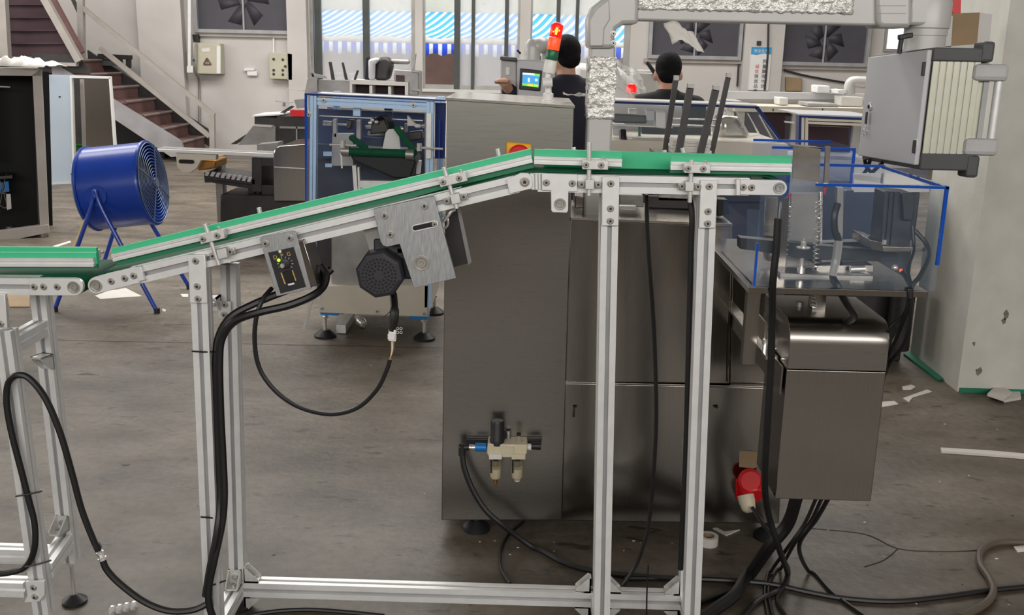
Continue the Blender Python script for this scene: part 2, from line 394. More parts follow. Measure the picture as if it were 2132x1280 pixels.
def leg(a, b, Y, parent, zfoot=None, name='leg'):          # pixel a top, b lower; carried on to zfoot
    p0, p1 = P(*a, Y), P(*b, Y); p0.y += .02; p1.y += .02
    if zfoot is not None: p1 = p0+(p1-p0)*((zfoot-p0.z)/(p1.z-p0.z))
    o = MB().extr(p0, p1, SEC, (1, 0, 0)).build(name, 'aluminium', parent, smooth=0)
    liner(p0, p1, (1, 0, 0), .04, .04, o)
    return o, p1
def level_foot(p, parent):
    o = MB().cyl((p.x, p.y, .022), (p.x, p.y, p.z+.004), .006, n=10).lathe((p.x, p.y, p.z-.012), (0, 0, 1), [(.011, 0), (.011, .01)], 6).build('foot_screw', 'chrome', parent)
    MB().lathe((p.x, p.y, 0), (0, 0, 1), [(.034, 0), (.034, .008), (.02, .018), (.01, .026)], 20).build('foot_pad', 'black_plastic', o)
def corner(c, ax, az, parent, w=.036, l=.042):             # cast corner bracket: c the inner corner, ax/az its two arms
    c, ax, az = V(c), V(ax).normalized(), V(az).normalized(); n = ax.cross(az).normalized(); t = .005
    m_ = MB()
    m_.obox(c+ax*l/2+az*t/2, ax*l/2, az*t/2, n*w/2); m_.obox(c+az*l/2+ax*t/2, ax*t/2, az*l/2, n*w/2)
    for s in (-1, 1):
        q = c+n*s*(w/2-.002)
        m_.prism([q-n*.002, q+ax*l-n*.002, q+ax*l+az*.008-n*.002, q+az*l+ax*.008-n*.002, q+az*l-n*.002], n*.004)
    o = m_.build('corner_bracket', 'cast_bracket', parent, smooth=0)
    for d_, e_ in ((ax, az), (az, ax)):
        MB().lathe(c+d_*l*.55+e_*t, e_, [(.0075, 0), (.0075, .005), (.003, .006), (.003, .003), (.0003, .003)], 10).build('bolt', 'bolt_steel', o)
cv = thing('belt_conveyor', 'inclined aluminium belt conveyor with green side guides, flat at its upper end', 'conveyor', (P(430, 1250, YC).x, YC, 0))
# rails of the slope and of the flat part
YR2 = YC+.25-.04
r1 = rail('side_rail', (268, 578), (1078, 382.5), YC, cv); rail('side_rail', (268, 578), (1078, 382.5), YR2, cv)
r2 = rail('side_rail', (1120, 381), (1560, 389), YC, cv); rail('side_rail', (1120, 381), (1560, 389), YR2, cv)
# end plate at the lower end
e1 = polypx('end_plate', 'aluminium', cv, stadium((200, 594), (288, 571.5), 17.5), YC-.008, YC+.004, bevel=.0012)
bolts([(232, 585.5), (260, 579), (278.5, 574)], YC-.008, e1); axle_cap(200, 594, YC-.008, e1, 13)
polypx('splice_block', 'aluminium', cv, [(281, 557), (293, 554), (301, 583), (288, 586)], YC-.012, YC, bevel=.001)
# hinge plates between slope and flat
e2 = polypx('hinge_plate', 'aluminium', cv, [(1054, 374), (1084, 360), (1100, 360.5), (1106, 367), (1109, 385), (1106, 393), (1061, 403.5)], YC-.008, YC+.002, bevel=.001)
inst('bolt', BOLT, P(1092.5, 378.5, YC-.008), e2, scale=(1.35, 1.35, 1.35))
e3 = polypx('hinge_block', 'aluminium', cv, [(1103, 361), (1131, 361), (1131, 396), (1106, 395)], YC-.001, YC+.03, bevel=.001)
for xx in (1112, 1119, 1125): polypx('groove', 'slot_grey', e3, [(xx, 362), (xx+2, 362), (xx+3, 394), (xx+1, 394)], YC-.003, YC-.001)
e4 = polypx('tee_plate', 'aluminium', cv, [(1128, 361), (1202, 363.5), (1202, 398.5), (1183.5, 398), (1183, 438), (1180, 443), (1151, 442), (1147.5, 438), (1147, 397), (1128, 396)], YC-.008, YC, bevel=.001)
bolts([(1137.5, 380), (1191.5, 381.5)], YC-.008, e4); axle_cap(1166, 424.5, YC-.008, e4, 12.5)
# right end plate
polypx('splice_block', 'aluminium', cv, [(1533, 373), (1541, 373), (1541, 407), (1533, 407)], YC-.014, YC, bevel=.001)
e5 = polypx('end_plate', 'aluminium', cv, stadium((1541, 389.5), (1623, 391), 16, nosel=False, noser=True), YC-.008, YC+.004, bevel=.0012)
bolts([(1547, 389.5), (1564.5, 390)], YC-.008, e5); axle_cap(1622, 391, YC-.008, e5, 12)
# rollers and belt
def roller(px, py, rpx, name='roller'):
    p = P(px, py, YC+.01); k = mpp(px, py, YC)*rpx
    MB().cyl((p.x, YC+.006, p.z), (p.x, YC+.24, p.z), k, n=20).build(name, 'steel_grey', cv); return p, k
pl, rl = roller(200, 594, 16); pr, rr_ = roller(1622, 391, 14); roller(1166, 424.5, 9)
ph = P(1098, 361, YC+.01)
def off(p, q, r): d = (q-p); d.y = 0; d.normalize(); return V((-d.z, 0, d.x))*r
prof = []
n1 = off(pl, ph, rl+.001)
for i in range(9):
    a = pi*.5+pi*i/8*.85; d = (ph-pl).normalized(); nn = V((-d.z, 0, d.x)); prof.append(pl+(nn*sin(a)+d*cos(a))*(rl+.001))
prof = prof[::-1]
prof += [P(330, 556.5, YC+.01), P(700, 467, YC+.01), P(1060, 377-13, YC+.01), P(1085, 360, YC+.01), P(1110, 357.5, YC+.01), P(1300, 361, YC+.01), P(1590, 367, YC+.01)]
for i in range(9):
    a = pi*.5-pi*i/8; prof.append(pr+(V((cos(a), 0, sin(a))))*(rr_+.001))
rows = [[V((p.x, YC+.012, p.z)) for p in prof], [V((p.x, YC+.236, p.z)) for p in prof]]
MB().sheet(rows).build('belt', 'belt_green', cv, solid=.003)
# side guides: aluminium strip with green liner
def guide(a, b, Y, hpx, parent, side=1, up=11, down=8, name='side_guide', ext=(0, 0)):
    p0, p1 = P(*a, Y), P(*b, Y); k = mpp((a[0]+b[0])/2, (a[1]+b[1])/2, Y); h = hpx*k
    ax = (p1-p0).normalized(); v = V((-ax.z, 0, ax.x))
    sec = [(0, -h/2), (0, -h*.18), (.004, -h*.18), (.004, h*.12), (0, h*.12), (0, h*.30), (.002, h*.30), (.002, h*.36), (0, h*.36), (0, h/2), (.012, h/2), (.012, -h/2)]
    o = MB().prism([p0+v*y+V((0, x, 0)) for x, y in sec], p1-p0).build(name, 'aluminium', parent, smooth=0)
    q0, q1 = p0+ax*ext[0]*k, p1+ax*ext[1]*k
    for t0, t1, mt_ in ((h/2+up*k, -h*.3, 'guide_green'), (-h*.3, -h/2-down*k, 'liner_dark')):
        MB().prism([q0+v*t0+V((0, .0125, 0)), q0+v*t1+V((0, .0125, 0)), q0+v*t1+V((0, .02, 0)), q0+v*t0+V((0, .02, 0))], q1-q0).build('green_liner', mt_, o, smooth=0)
    return o
YG = YC+.004
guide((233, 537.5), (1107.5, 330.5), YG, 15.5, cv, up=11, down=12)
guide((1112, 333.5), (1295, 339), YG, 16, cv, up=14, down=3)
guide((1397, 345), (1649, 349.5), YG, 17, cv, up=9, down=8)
def rear_guide(a, b, Y, parent):
    p0, p1 = P(a[0], a[1], Y), P(b[0], b[1], Y); ax = (p1-p0).normalized(); k = mpp(a[0], a[1], Y)
    v = V((-ax.z, 0, ax.x)); hh = a[2]*k
    o = MB().prism([p0, p0-v*hh, p0-v*hh+V((0, .012, 0)), p0+V((0, .012, 0))], p1-p0).build('rear_liner', 'guide_green', parent, smooth=0, bevel=.001)
    MB().prism([p0-v*.008+V((0, .013, 0)), p0-v*.03+V((0, .013, 0)), p0-v*.03+V((0, .023, 0)), p0-v*.008+V((0, .023, 0))], p1-p0).build('rear_guide_strip', 'aluminium', o, smooth=0)
YG2 = YC+.10
rear_guide((268, 509, 34), (1106, 309, 34), YG2, cv)
rear_guide((1133, 310.5, 38), (1650, 325.5, 38), YG2, cv)
# guide clamps
def clamp(r0, r1, blk, low, Y, parent, tilt=0):
    k = mpp(*r0, Y)
    o = MB().cyl(P(*r0, Y-.012), P(*r1, Y-.012), 4.6*k, n=12).build('clamp_rod', 'cast_bracket', parent)
    ct, st = cos(tilt), sin(tilt)
    def blockpx(cx, cy, hw, hh, y0, y1, name, mt='cast_bracket'):
        q = [(cx+ct*sx*hw+st*sy*hh, cy-st*sx*hw+ct*sy*hh) for sx, sy in ((-1, -1), (1, -1), (1, 1), (-1, 1))]
        return polypx(name, mt, o, q, y0, y1, bevel=.001)
    (bx_, by_), hw = blk
    blockpx(bx_, by_, hw, 9.5, Y-.024, Y-.002, 'clamp_block')
    for d in (-.72, .45):
        x, y = bx_+ct*d*hw, by_-st*d*hw
        inst('bolt', BOLT, P(x, y, Y-.024), o, scale=(.9, .9, .9))
    x, y = bx_+ct*.62*hw, by_-st*.62*hw
    MB().cyl(P(x-st*3, y-9, Y-.012), P(x-st*6, y-17, Y-.012), 3.6*k, n=10).build('stud', 'chrome', o)
    (lx, ly), lw = low
    blockpx(lx, ly, lw*.38, 10, Y-.024, Y+.002, 'rod_holder')
    for s in (-1, 1):
        x, y = lx+s*ct*lw*.72, ly-s*st*lw*.72
        blockpx(x, y, lw*.3, 6.5, Y-.01, Y, 'holder_ear')
        inst('bolt', BOLT, P(x, y, Y-.011), o)
tl = math.atan2(571-383, 775)
clamp((427, 466), (456, 551), ((441, 493), 26), ((462, 528), 26), YC-.002, cv, tl)
clamp((924, 348), (951, 434), ((943, 374), 29), ((948, 414), 25), YC-.002, cv, tl)
clamp((1227, 297), (1226, 407), ((1239.5, 343.5), 27), ((1228, 384), 24), YC-.002, cv, -.02)
clamp((1440, 333), (1436, 421), ((1452, 351), 27), ((1436, 388), 23), YC-.002, cv, -.02)
for x, y in ((541, 437), (1038, 315), (1196, 312), (1423, 313), (1385, 318)):
    MB().cyl(P(x-2, y-5, YG2+.03), P(x+4, y+22, YG2+.03), .0055, n=10).build('rear_clamp_stud', 'cast_bracket', cv)
# legs with bracket plates
def leg_plate(q, bl, Y=YC):
    o = polypx('leg_plate', 'aluminium', cv, q, Y-.012, Y, bevel=.0015); bolts(bl, Y-.012, o)
YF = YC+.004
l1, f1 = leg((411, 545), (441, 1270), YF, cv, .085); leg_plate([(391, 530), (427, 530), (432, 631), (395, 631)], [(407.5, 543), (411, 596), (412.5, 622)])
l2, f2 = leg((474, 552), (492, 1200), YC+.21, cv, .085)
l3, f3 = leg((1271, 385), (1253.5, 1280), YF, cv, .085); leg_plate([(1254, 368), (1290, 368), (1288, 470), (1252.5, 470)], [(1271.5, 382), (1271, 434), (1270.5, 460)])
l4, f4 = leg((1266, 390), (1251, 1200), YC+.21, cv, .085)
l5, f5 = leg((1475, 392), (1442.5, 1250), YF, cv, .085); leg_plate([(1459, 375), (1494, 375), (1490, 475), (1455, 475)], [(1476.5, 388), (1474, 440), (1473, 465)])
l6, f6 = leg((1462, 396), (1433, 1180), YC+.21, cv, .085)
for f in (f1, f2, f3, f4, f5, f6): level_foot(f, cv)
# long base bar in the rear plane, cross bars, corner brackets
YBAR = YC+.21
def three_slot(w, h): return slot_section(w, h)
pz = P(900, 1240, YBAR).z; xl_, xr_ = P(492, 1240, YBAR).x+.02, P(1417, 1240, YBAR).x-.0
MB().extr((xl_, YBAR+.02, pz), (xr_, YBAR+.02, pz), slot_section(.04, .043), (0, 1, 0)).build('base_bar', 'aluminium', cv, smooth=0)
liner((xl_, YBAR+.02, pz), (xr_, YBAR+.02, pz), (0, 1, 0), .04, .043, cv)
xm = P(1246, 1240, YBAR).x
for x, s in ((xl_, 1), (xm-.021, -1), (xm+.02, 1), (xr_, -1)):
    for d in (1, -1):
        corner((x, YBAR+.02, pz+d*.0215), (s, 0, 0), (0, 0, d), cv)
for xx, zz, ff in ((f2.x, pz, f2), (xm, pz, f4), (xr_+.02, pz, f6)):
    for z in (zz,):
        MB().extr((xx, YC+.045, z), (xx, YC+.21, z), SEC, (1, 0, 0)).build('cross_bar', 'aluminium', cv, smooth=0)
corner((f2.x-.02, YC+.208, .91), (0, -1, 0), (0, 0, -1), cv)
bp = P(468, 645, YC+.205); MB().box(bp.x-.018, bp.x+.018, bp.y-.006, bp.y, bp.z-.024, bp.z+.024).build('corner_bracket', 'cast_bracket', cv, bevel=.002)
bolts([(468, 634), (467, 655)], YC+.198, cv)
corner((P(492, 1230, YBAR).x, YC+.208, pz+.022), (0, -1, 0), (0, 0, 1), cv)
# ---- drive: milled motor plate, geared motor, rear plate
mp_ = polypx('motor_plate', 'milled_plate', cv, [(777, 435), (903, 408), (950, 579), (862, 600), (832, 508), (806, 514), (797, 511), (792, 503)], YC-.018, YC-.006, bevel=.001)
bolts([(801, 449), (884, 429), (813, 488)], YC-.018, mp_, 1.05)
polypx('slot', 'dark_hole', mp_, stadium((864, 475), (905, 466), 4.5, True, True), YC-.0188, YC-.0178)
sl = stadium((864, 475), (905, 466), 7.5, True, True, 8); si = stadium((864, 475), (905, 466), 5.2, True, True, 8)
mm = MB(); n = len(sl); a_ = [P(x, y, YC-.0195) for x, y in sl]; b_ = [P(x, y, YC-.0195) for x, y in si]
mm.add(a_+b_, [(i, (i+1) % n, n+(i+1) % n, n+i) for i in range(n)]).build('slot_lip', 'aluminium', mp_, solid=.0015)
bolts([(905, 466.5)], YC-.019, mp_, .8); axle_cap(877.5, 547.5, YC-.018, mp_, 16)
polypx('rear_plate', 'dark_steel', cv, [(925, 450), (955, 428), (981, 546), (930, 560)], YC+.10, YC+.11, bevel=.001)
polypx('plate_fold', 'steel_grey', cv, [(950, 430), (957, 428), (982, 545), (975, 552)], YC+.096, YC+.10)
MB().tube(curve([P(*p) for p in ((922, 462, YC+.02), (931, 452, YC+.02), (940, 440, YC+.02), (948, 436, YC+.02))], 5), .004, 8).build('tension_hook', 'chrome', cv)
MB().tube([P(924+9*cos(i*pi/8), 462+13*sin(i*pi/8), YC+.03) for i in range(16)], .003, 7, True).build('hook_eye', 'chrome', cv)
polypx('motor_mount', 'steel_grey', cv, [(756, 476), (800, 466), (806, 515), (770, 522)], YC+.03, YC+.04)
# motor with octagonal fan cover
mc = P(791, 571, YC-.02); k = mpp(791, 571, YC); ro = 51*k
oct_ = [(cos(pi/8+i*pi/4+.2), sin(pi/8+i*pi/4+.2)) for i in range(8)]
def octp(c, r, y): return [V((c.x+r*a, y, c.z+r*b)) for a, b in oct_]
mb_ = MB(); rings = [octp(mc, ro*.8, YC-.034), octp(mc, ro*.93, YC-.030), octp(mc, ro, YC-.02), octp(mc, ro, YC+.10), octp(mc, ro*.9, YC+.13)]
vs = [p for r_ in rings for p in r_]; fs = [tuple(range(8)), tuple(range(32, 40))]
for j in range(4): fs += [(j*8+i, j*8+(i+1) % 8, j*8+8+(i+1) % 8, j*8+8+i) for i in range(8)]
mo = mb_.add(vs, fs).build('drive_motor', 'motor_black', cv, smooth=20, bevel=.001)
hm = MB().lathe((0, 0, 0), (0, -1, 0), [(2.6*k, 0), (2.6*k, .0006)], 6).build('vent_hole', 'dark_hole', mo, origin=(0, 0, 0)); hd = hm.data; bpy.data.objects.remove(hm)
for ring, cnt in ((13, 10), (20, 16), (27, 22), (34, 28)):
    for i in range(cnt):
        a = 2*pi*i/cnt+ring; inst('vent_hole', hd, (mc.x+ring*k*cos(a), YC-.0342, mc.z+ring*k*sin(a)), mo)
MB().cyl((mc.x+.06, YC+.03, mc.z+.025), (mc.x+.06, YC+.12, mc.z+.025), .045, n=20).build('gear_head', 'motor_black', mo)
MB().box(mc.x-.02, mc.x+.06, YC+.02, YC+.08, mc.z+.04, mc.z+.075).build('terminal_box', 'motor_black', mo, bevel=.004)
MB().box(mc.x+.03, mc.x+.09, YC+.02, YC+.09, mc.z-.02, mc.z+.06).build('gear_case', 'motor_black', mo, bevel=.006)
# ---- speed controller
def bil(q, u, v):
    a = V((*q[0], 0)).lerp(V((*q[1], 0)), u); b = V((*q[3], 0)).lerp(V((*q[2], 0)), u); c = a.lerp(b, v); return c.x, c.y
Q = [(540.5, 497), (615, 481), (648, 601), (576, 617)]
cb = polypx('speed_controller', 'milled_plate', cv, [Q[0], (545, 493), (609, 480), Q[1], Q[2], Q[3]], YC-.022, YC-.018, bevel=.001)
tf = polypx('controller_box', 'stainless', cv, [bil(Q, .12, .2), bil(Q, 1.15, .17), bil(Q, 1.2, .97), bil(Q, .12, .97)], YC-.018, YC+.08, bevel=.002)
bolts([(553.5, 507), (603.5, 495.5)], YC-.022, cb)
bpn = [(558, 526), (611, 514), (637, 597), (584, 611)]
polypx('black_panel', 'black_plastic', cb, bpn, YC-.0235, YC-.022)
k = mpp(590, 550, YC)
def dot(name, px, py, rpx, hgt, mt, y=YC-.0235, n=14):
    p = P(px, py, y); return MB().lathe(p, (0, -1, 0), [(rpx*k, 0), (rpx*k, hgt*.8), (rpx*k*.8, hgt)], n).build(name, mt, cb)
dot('panel_screw', 583, 523.5, 3.2, .001, 'white_plastic')
mat('led_green', (120, 255, 40), .3, emit=(150, 255, 30), es=2.5); dot('green_lamp', 580.5, 541.5, 3.4, .002, 'led_green')
dot('dial_base', 594, 549, 10, .004, 'black_plastic'); dot('dial_knob', 589.5, 552, 5, .011, 'chrome')
mat('gold_print', (198, 168, 80), .5)
for i in range(9):
    a = R(150+i*30); p = P(594+15*cos(a), 549+13*sin(a), YC-.0236)
    MB().obox(p, V((cos(a), 0, -sin(a)))*.0022, V((0, .0003, 0)), V((sin(a), 0, cos(a)))*.0005).build('scale_mark', 'gold_print' if i % 3 == 0 else 'white_plastic', cb)
polypx('rocker_switch', 'dark_hole', cb, [(588, 567), (606, 563), (614, 586), (596, 590)], YC-.029, YC-.0235, bevel=.001)
for q in ([(584, 568), (586.5, 567.5), (595, 591), (592.5, 591.5)], [(607, 563), (609.5, 562), (617, 584), (614.5, 585)]): polypx('switch_mark', 'gold_print', cb, q, YC-.0245, YC-.0235)
polypx('print_label', 'white_plastic', cb, [(599, 591), (612, 588), (613.5, 591.5), (600.5, 594.5)], YC-.0242, YC-.0235)
def text(s, size, p, mt, parent, name='lettering', rz=0, ext=.0003, rot=None):
    cu = bpy.data.curves.new(name, 'FONT'); cu.body = s; cu.size = size; cu.extrude = ext; cu.align_x = 'CENTER'; cu.align_y = 'CENTER'
    t = bpy.data.objects.new(name+'_curve', cu); C.objects.link(t); dg = bpy.context.evaluated_depsgraph_get(); dg.update()
    me = bpy.data.meshes.new_from_object(t.evaluated_get(dg)); bpy.data.objects.remove(t); bpy.data.curves.remove(cu)
    me.materials.clear(); me.materials.append(M[mt]); o = bpy.data.objects.new(name, me); C.objects.link(o); WL[o] = V(p)
    o.location = V(p)-(WL[parent] if parent else V()); o.parent = parent; o.rotation_euler = rot or (pi/2, rz, 0); return o
for ch, x, y in (('D', 573, 536), ('P', 587, 532.5), ('G', 601, 529)): text(ch, .013, P(x, y, YC-.0238), 'gold_print', cb, rz=-.2)
# ---------------------------------------------------------------- the level conveyor at the left edge
c2 = thing('belt_conveyor', 'level belt conveyor with green guides cut by the left picture edge', 'conveyor', (P(40, 1250, YC).x, YC, 0))
cv_ = cv; cv = c2
rail('side_rail', (-160, 595), (75, 597), YC, c2); rail('side_rail', (-160, 595), (75, 597), YR2, c2)
e6 = polypx('end_plate', 'aluminium', c2, stadium((62, 597), (155, 597.5), 18, nosel=False, noser=True), YC-.008, YC+.004, bevel=.0012)
bolts([(71.5, 597), (91, 597), (119.5, 597)], YC-.008, e6); axle_cap(154, 597.5, YC-.008, e6, 13)
p2, k2 = roller(154, 597.5, 16)
prof = [P(-160, 578, YC+.01)]+[p2+V((cos(pi*.5-pi*i/8), 0, sin(pi*.5-pi*i/8)))*(k2+.001) for i in range(9)]
MB().sheet([[V((p.x, YC+.012, p.z)) for p in prof], [V((p.x, YC+.236, p.z)) for p in prof]]).build('belt', 'belt_green', c2, solid=.003)
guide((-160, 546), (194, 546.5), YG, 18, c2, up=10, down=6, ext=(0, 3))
rear_guide((-160, 513, 34), (200, 515.5, 34), YG2-.02, c2)
k = mpp(203, 525, YG2); MB().cyl(P(200, 526, YG2+.02), P(216, 524, YG2+.02), .003, n=8).build('rear_clamp_stud', 'chrome', c2)
la, fa = leg((4, 690), (76, 1215), YF, c2, .09); leg_plate([(-22, 612), (10, 612), (15.5, 683), (-18, 683)], [(2, 674)])
lb, fb = leg((78, 615), (140, 1165), YC+.21, c2, .13)
for f in (fa, fb): level_foot(f, c2)
zc = P(70, 690, YC+.1).z
zk = P(90, 682, YC+.21).z
MB().extr((P(12, 720, YC+.03).x, YC+.04, zk), (P(84, 680, YC+.21).x, YC+.212, zk), SEC, (1, 0, 0)).build('cross_bar', 'aluminium', c2, smooth=0)
zq = P(40, 1160, YC+.21).z
MB().extr((P(-160, 1160, YC+.21).x, YC+.23, zq), (P(120, 1160, YC+.21).x, YC+.23, zq), slot_section(.04, .043), (0, 1, 0)).build('base_bar', 'aluminium', c2, smooth=0)
zq2 = P(30, 1222, YC+.02).z
MB().extr((P(-160, 1222, YC+.02).x, YC+.024, zq2), (P(55, 1222, YC+.02).x, YC+.024, zq2), slot_section(.04, .04), (0, 1, 0)).build('base_bar', 'aluminium', c2, smooth=0)
MB().extr((fa.x, YC+.045, .20), (fb.x, YC+.21, .20), SEC, (1, 0, 0)).build('cross_bar', 'aluminium', c2, smooth=0)
corner((fb.x-.0, YC+.208, .235), (-.25, -1, 0), (0, 0, 1), c2)
fp = polypx('foot_plate', 'aluminium', c2, [(52, 1211), (92, 1209), (93, 1238), (82, 1252), (50, 1254), (57, 1240)], YC-.012, YC-.004, bevel=.001); bolts([(70, 1223), (73, 1242)], YC-.012, fp)
corner(P(100, 735, YC+.208), (-.3, -1, 0), (0, 0, -1), c2)
cv = cv_
# ---------------------------------------------------------------- stainless packing machine
YM = 3.0
mc0 = thing('packing_machine', 'tall stainless steel machine cabinet behind the conveyor', 'machine', (P(1300, 1085, YM).x, YM+.3, 0))
def slab(name, mt, q, Y0, Y1, parent, bevel=.003): return polypx(name, mt, parent, q, Y0, Y1, bevel=bevel)
tall = slab('tall_cabinet', 'stainless_h', [(929, 207), (1195, 224), (1170, 1083), (919, 1083)], YM, YM+.48, mc0)
slab('cabinet_top', 'stainless_bright', [(927, 203), (1197, 220), (1196.6, 226), (927.5, 208.5)], YM-.004, YM+.49, mc0, .001)
slab('upper_door', 'stainless', [(1188, 457), (1524, 471), (1519, 799), (1177, 794.5)], YM-.003, YM+.42, mc0)
slab('door_top', 'stainless_bright', [(1188, 452), (1525, 466), (1525, 472), (1188, 458)], YM-.006, YM+.3, mc0, .001)
slab('base_cabinet', 'stainless', [(1177, 797), (1636, 808), (1622, 1090), (1169, 1084)], YM-.001, YM+.55, mc0)
slab('side_panel', 'stainless', [(1524, 560), (1640, 640), (1640, 806), (1519, 803)], YM+.012, YM+.4, mc0)
slab('seam', 'stainless_bright', [(1177, 794.5), (1636, 805.5), (1636, 808), (1177, 797)], YM-.008, YM, mc0, .0005)
mat('scrape_dark', (40, 34, 30), .8)
for q in ([(1519, 640), (1522, 640), (1518, 715), (1521, 745), (1515, 770), (1516, 795), (1513, 795), (1514, 745), (1516, 700)],
          [(1193, 846), (1203, 846), (1197, 850), (1197, 868), (1192, 868), (1194, 856)], [(1484, 847), (1496, 845), (1494, 851)]):
    slab('scratch', 'scrape_dark', q, YM-.009, YM-.007, mc0, 0)
for x in (992, 1600):
    p = P(x, 1090, YM+.05); MB().cyl((p.x, p.y, .03), (p.x, p.y, .1), .014, n=12).lathe((p.x, p.y, 0), (0, 0, 1), [(.045, 0), (.045, .014), (.02, .035)], 18).build('foot', 'black_plastic', mc0)
    MB().cyl((p.x, YM+.45, 0), (p.x, YM+.45, .1), .03, n=12).build('foot', 'black_plastic', mc0)
# bits seen between conveyor and low cabinet top
slab('hopper_plate', 'stainless', [(1197, 408), (1255, 412), (1255, 430), (1197, 434)], YM+.1, YM+.3, mc0)
slab('hopper_plate', 'steel_grey', [(1290, 405), (1340, 407), (1340, 432), (1290, 430)], YM+.14, YM+.3, mc0)
slab('tinted_window', 'dark_steel', [(1345, 408), (1440, 412), (1440, 436), (1345, 433)], YM+.25, YM+.28, mc0)
slab('sensor_block', 'black_plastic', [(1494, 415), (1516, 416), (1519, 445), (1494, 452)], YM+.1, YM+.16, mc0)
slab('chrome_roll', 'chrome', [(1290, 428), (1325, 429), (1325, 440), (1290, 438)], YM+.08, YM+.11, mc0)
# rotary isolator
iso = slab('isolator_plate', 'yellow_plastic', [(1054, 295.5), (1107, 300), (1107, 350), (1054, 346)], YM-.012, YM, mc0, .006)
pc = P(1081, 324, YM-.014); kk = mpp(1081, 324, YM)
MB().lathe(pc, (0, -1, 0), [(23*kk, -.002), (23*kk, .012), (20*kk, .016), (.001, .016)], 28).build('isolator_dial', 'red_plastic', iso)
MB().obox(pc+V((0, -.024, 0)), V((20*kk, 0, .003)), V((0, .01, 0)), V((-.002, 0, 5*kk))).build('isolator_handle', 'red_plastic', iso, bevel=.003)
# regulator and lubricator on the cabinet
fr_ = thing('air_filter_regulator', 'cream air filter regulator with two bowls and a black knob', 'air regulator', P(1060, 950, YM-.03))
YQ = YM-.05
bd = slab('valve_body', 'frl_cream', [(1015, 924), (1098, 926), (1097, 944), (1090, 953), (1018, 952), (1014, 944)], YQ-.02, YQ+.05, fr_, .003)
slab('badge', 'frl_cream', [(1043, 930), (1070, 931), (1070, 943), (1043, 942)], YQ-.024, YQ-.02, bd, .001)
slab('collar', 'paper_white', [(1018, 946), (1045, 946), (1045, 957), (1018, 957)], YQ-.026, YQ+.03, fr_, .002)
slab('collar', 'frl_cream', [(1065, 946), (1094, 947), (1094, 957), (1065, 957)], YQ-.026, YQ+.03, fr_, .002)
kq = mpp(1050, 960, YQ)
def lath(name, mt, px, py, prof, parent, Y=YQ, axis=(0, 0, -1), n=18): return MB().lathe(P(px, py, Y), axis, [(a*kq, b*kq) for a, b in prof], n).build(name, mt, parent)
for x, dr in ((1032, True), (1077, False)):
    b1 = lath('bowl', 'bowl_clear', x, 956, [(13, 0), (13, 34), (11, 40), (4, 43)], fr_)
    lath('bowl_guard', 'frl_cream', x, 974, [(11.5, 0), (11.5, 18), (9.5, 22)], b1); lath('filter_core', 'black_plastic', x, 956, [(6.5, 0), (6.5, 15), (3, 17)], b1)
    for s in (-1, 1): slab('sight_slot', 'dark_hole', [(x-11, 958), (x-8, 958), (x-8, 985), (x-11, 985)], YQ-.0195, YQ-.016, b1, 0) if s < 0 else None
    lath('drain', 'brass' if dr else 'frl_cream', x, 998, [(4, 0), (4, 6), (2.5, 6), (2.5, 12)] if dr else [(6, 0), (6, 3)], b1)
lath('knob', 'black_plastic', 1035, 924, [(15, 0), (15, 12), (14, 14), (14, 48), (12, 52), (1, 52)], fr_, axis=(0, 0, 1))
lath('sight_dome', 'bowl_clear', 1080, 926, [(7, 0), (7, 9), (4, 14), (4, 20), (3, 22)], fr_, axis=(0, 0, 1)); lath('dome_cap', 'black_plastic', 1080, 906, [(4.5, 0), (4.5, 6), (2, 7)], fr_, axis=(0, 0, 1))
lath('gauge_stem', 'steel_grey', 1058, 925, [(5, 0), (5, 26), (4, 28)], fr_, axis=(0, 0, 1), Y=YQ+.03)
lath('blue_coupling', 'connector_blue', 1013, 931, [(6, 0), (9, 1), (9, 23), (6, 24)], fr_, axis=(-1, 0, 0))
lath('chrome_coupling', 'chrome', 989, 931, [(5.5, 0), (5.5, 8), (6.5, 9), (6.5, 12)], fr_, axis=(-1, 0, 0))
lath('elbow', 'black_plastic', 978, 931, [(6.5, 0), (6.5, 15), (7, 22)], fr_, axis=(-1, 0, 0)); lath('elbow', 'black_plastic', 962, 927, [(7.5, 0), (7.5, 22)], fr_)
lath('outlet_elbow', 'black_plastic', 1106, 928, [(7, 0), (8, 12), (8, 20)], fr_, axis=(1, 0, .0)); lath('white_nut', 'white_plastic', 1097, 930, [(7, 0), (7, 9)], fr_, axis=(1, 0, 0))
slab('mounting_bar', 'black_plastic', [(970, 912), (1128, 914), (1126, 932), (970, 930)], YM-.02, YM, fr_, .004)
slab('mounting_bar', 'black_plastic', [(1030, 898), (1052, 898), (1052, 925), (1030, 925)], YM-.03, YM, fr_, .004)
# red power socket and plug
so = thing('power_socket', 'red industrial power socket on the low cabinet', 'socket', P(1555, 1018, YM-.01))
slab('socket_plate', 'red_plastic', [(1532, 998), (1572, 999), (1572, 1038), (1532, 1040)], YM-.012, YM-.001, so, .003)
p0 = P(1560, 1014, YM-.01); ks = mpp(1560, 1014, YM)
MB().lathe(p0, (.25, -1, -.55), [(24*ks, 0), (25*ks, .02), (25*ks, .035), (22*ks, .04)], 24).build('socket_collar', 'red_plastic', so)
MB().lathe(P(1560, 1000, YM-.04), (.1, -1, .25), [(25*ks, 0), (25*ks, .008), (20*ks, .014), (.001, .014)], 24).build('socket_lid', 'red_plastic', so)
MB().lathe(P(1552, 1030, YM-.05), (.14, -.35, -.6), [(17*ks, 0), (17*ks, .02), (15*ks, .035), (14*ks, .045), (10*ks, .052), (6*ks, .056)], 20).build('plug', 'frl_cream', so)
slab('rating_label', 'cardboard', [(1539, 938), (1578, 940), (1584, 966), (1570, 975), (1539, 972)], YM-.003, YM-.001, mc0, 0)
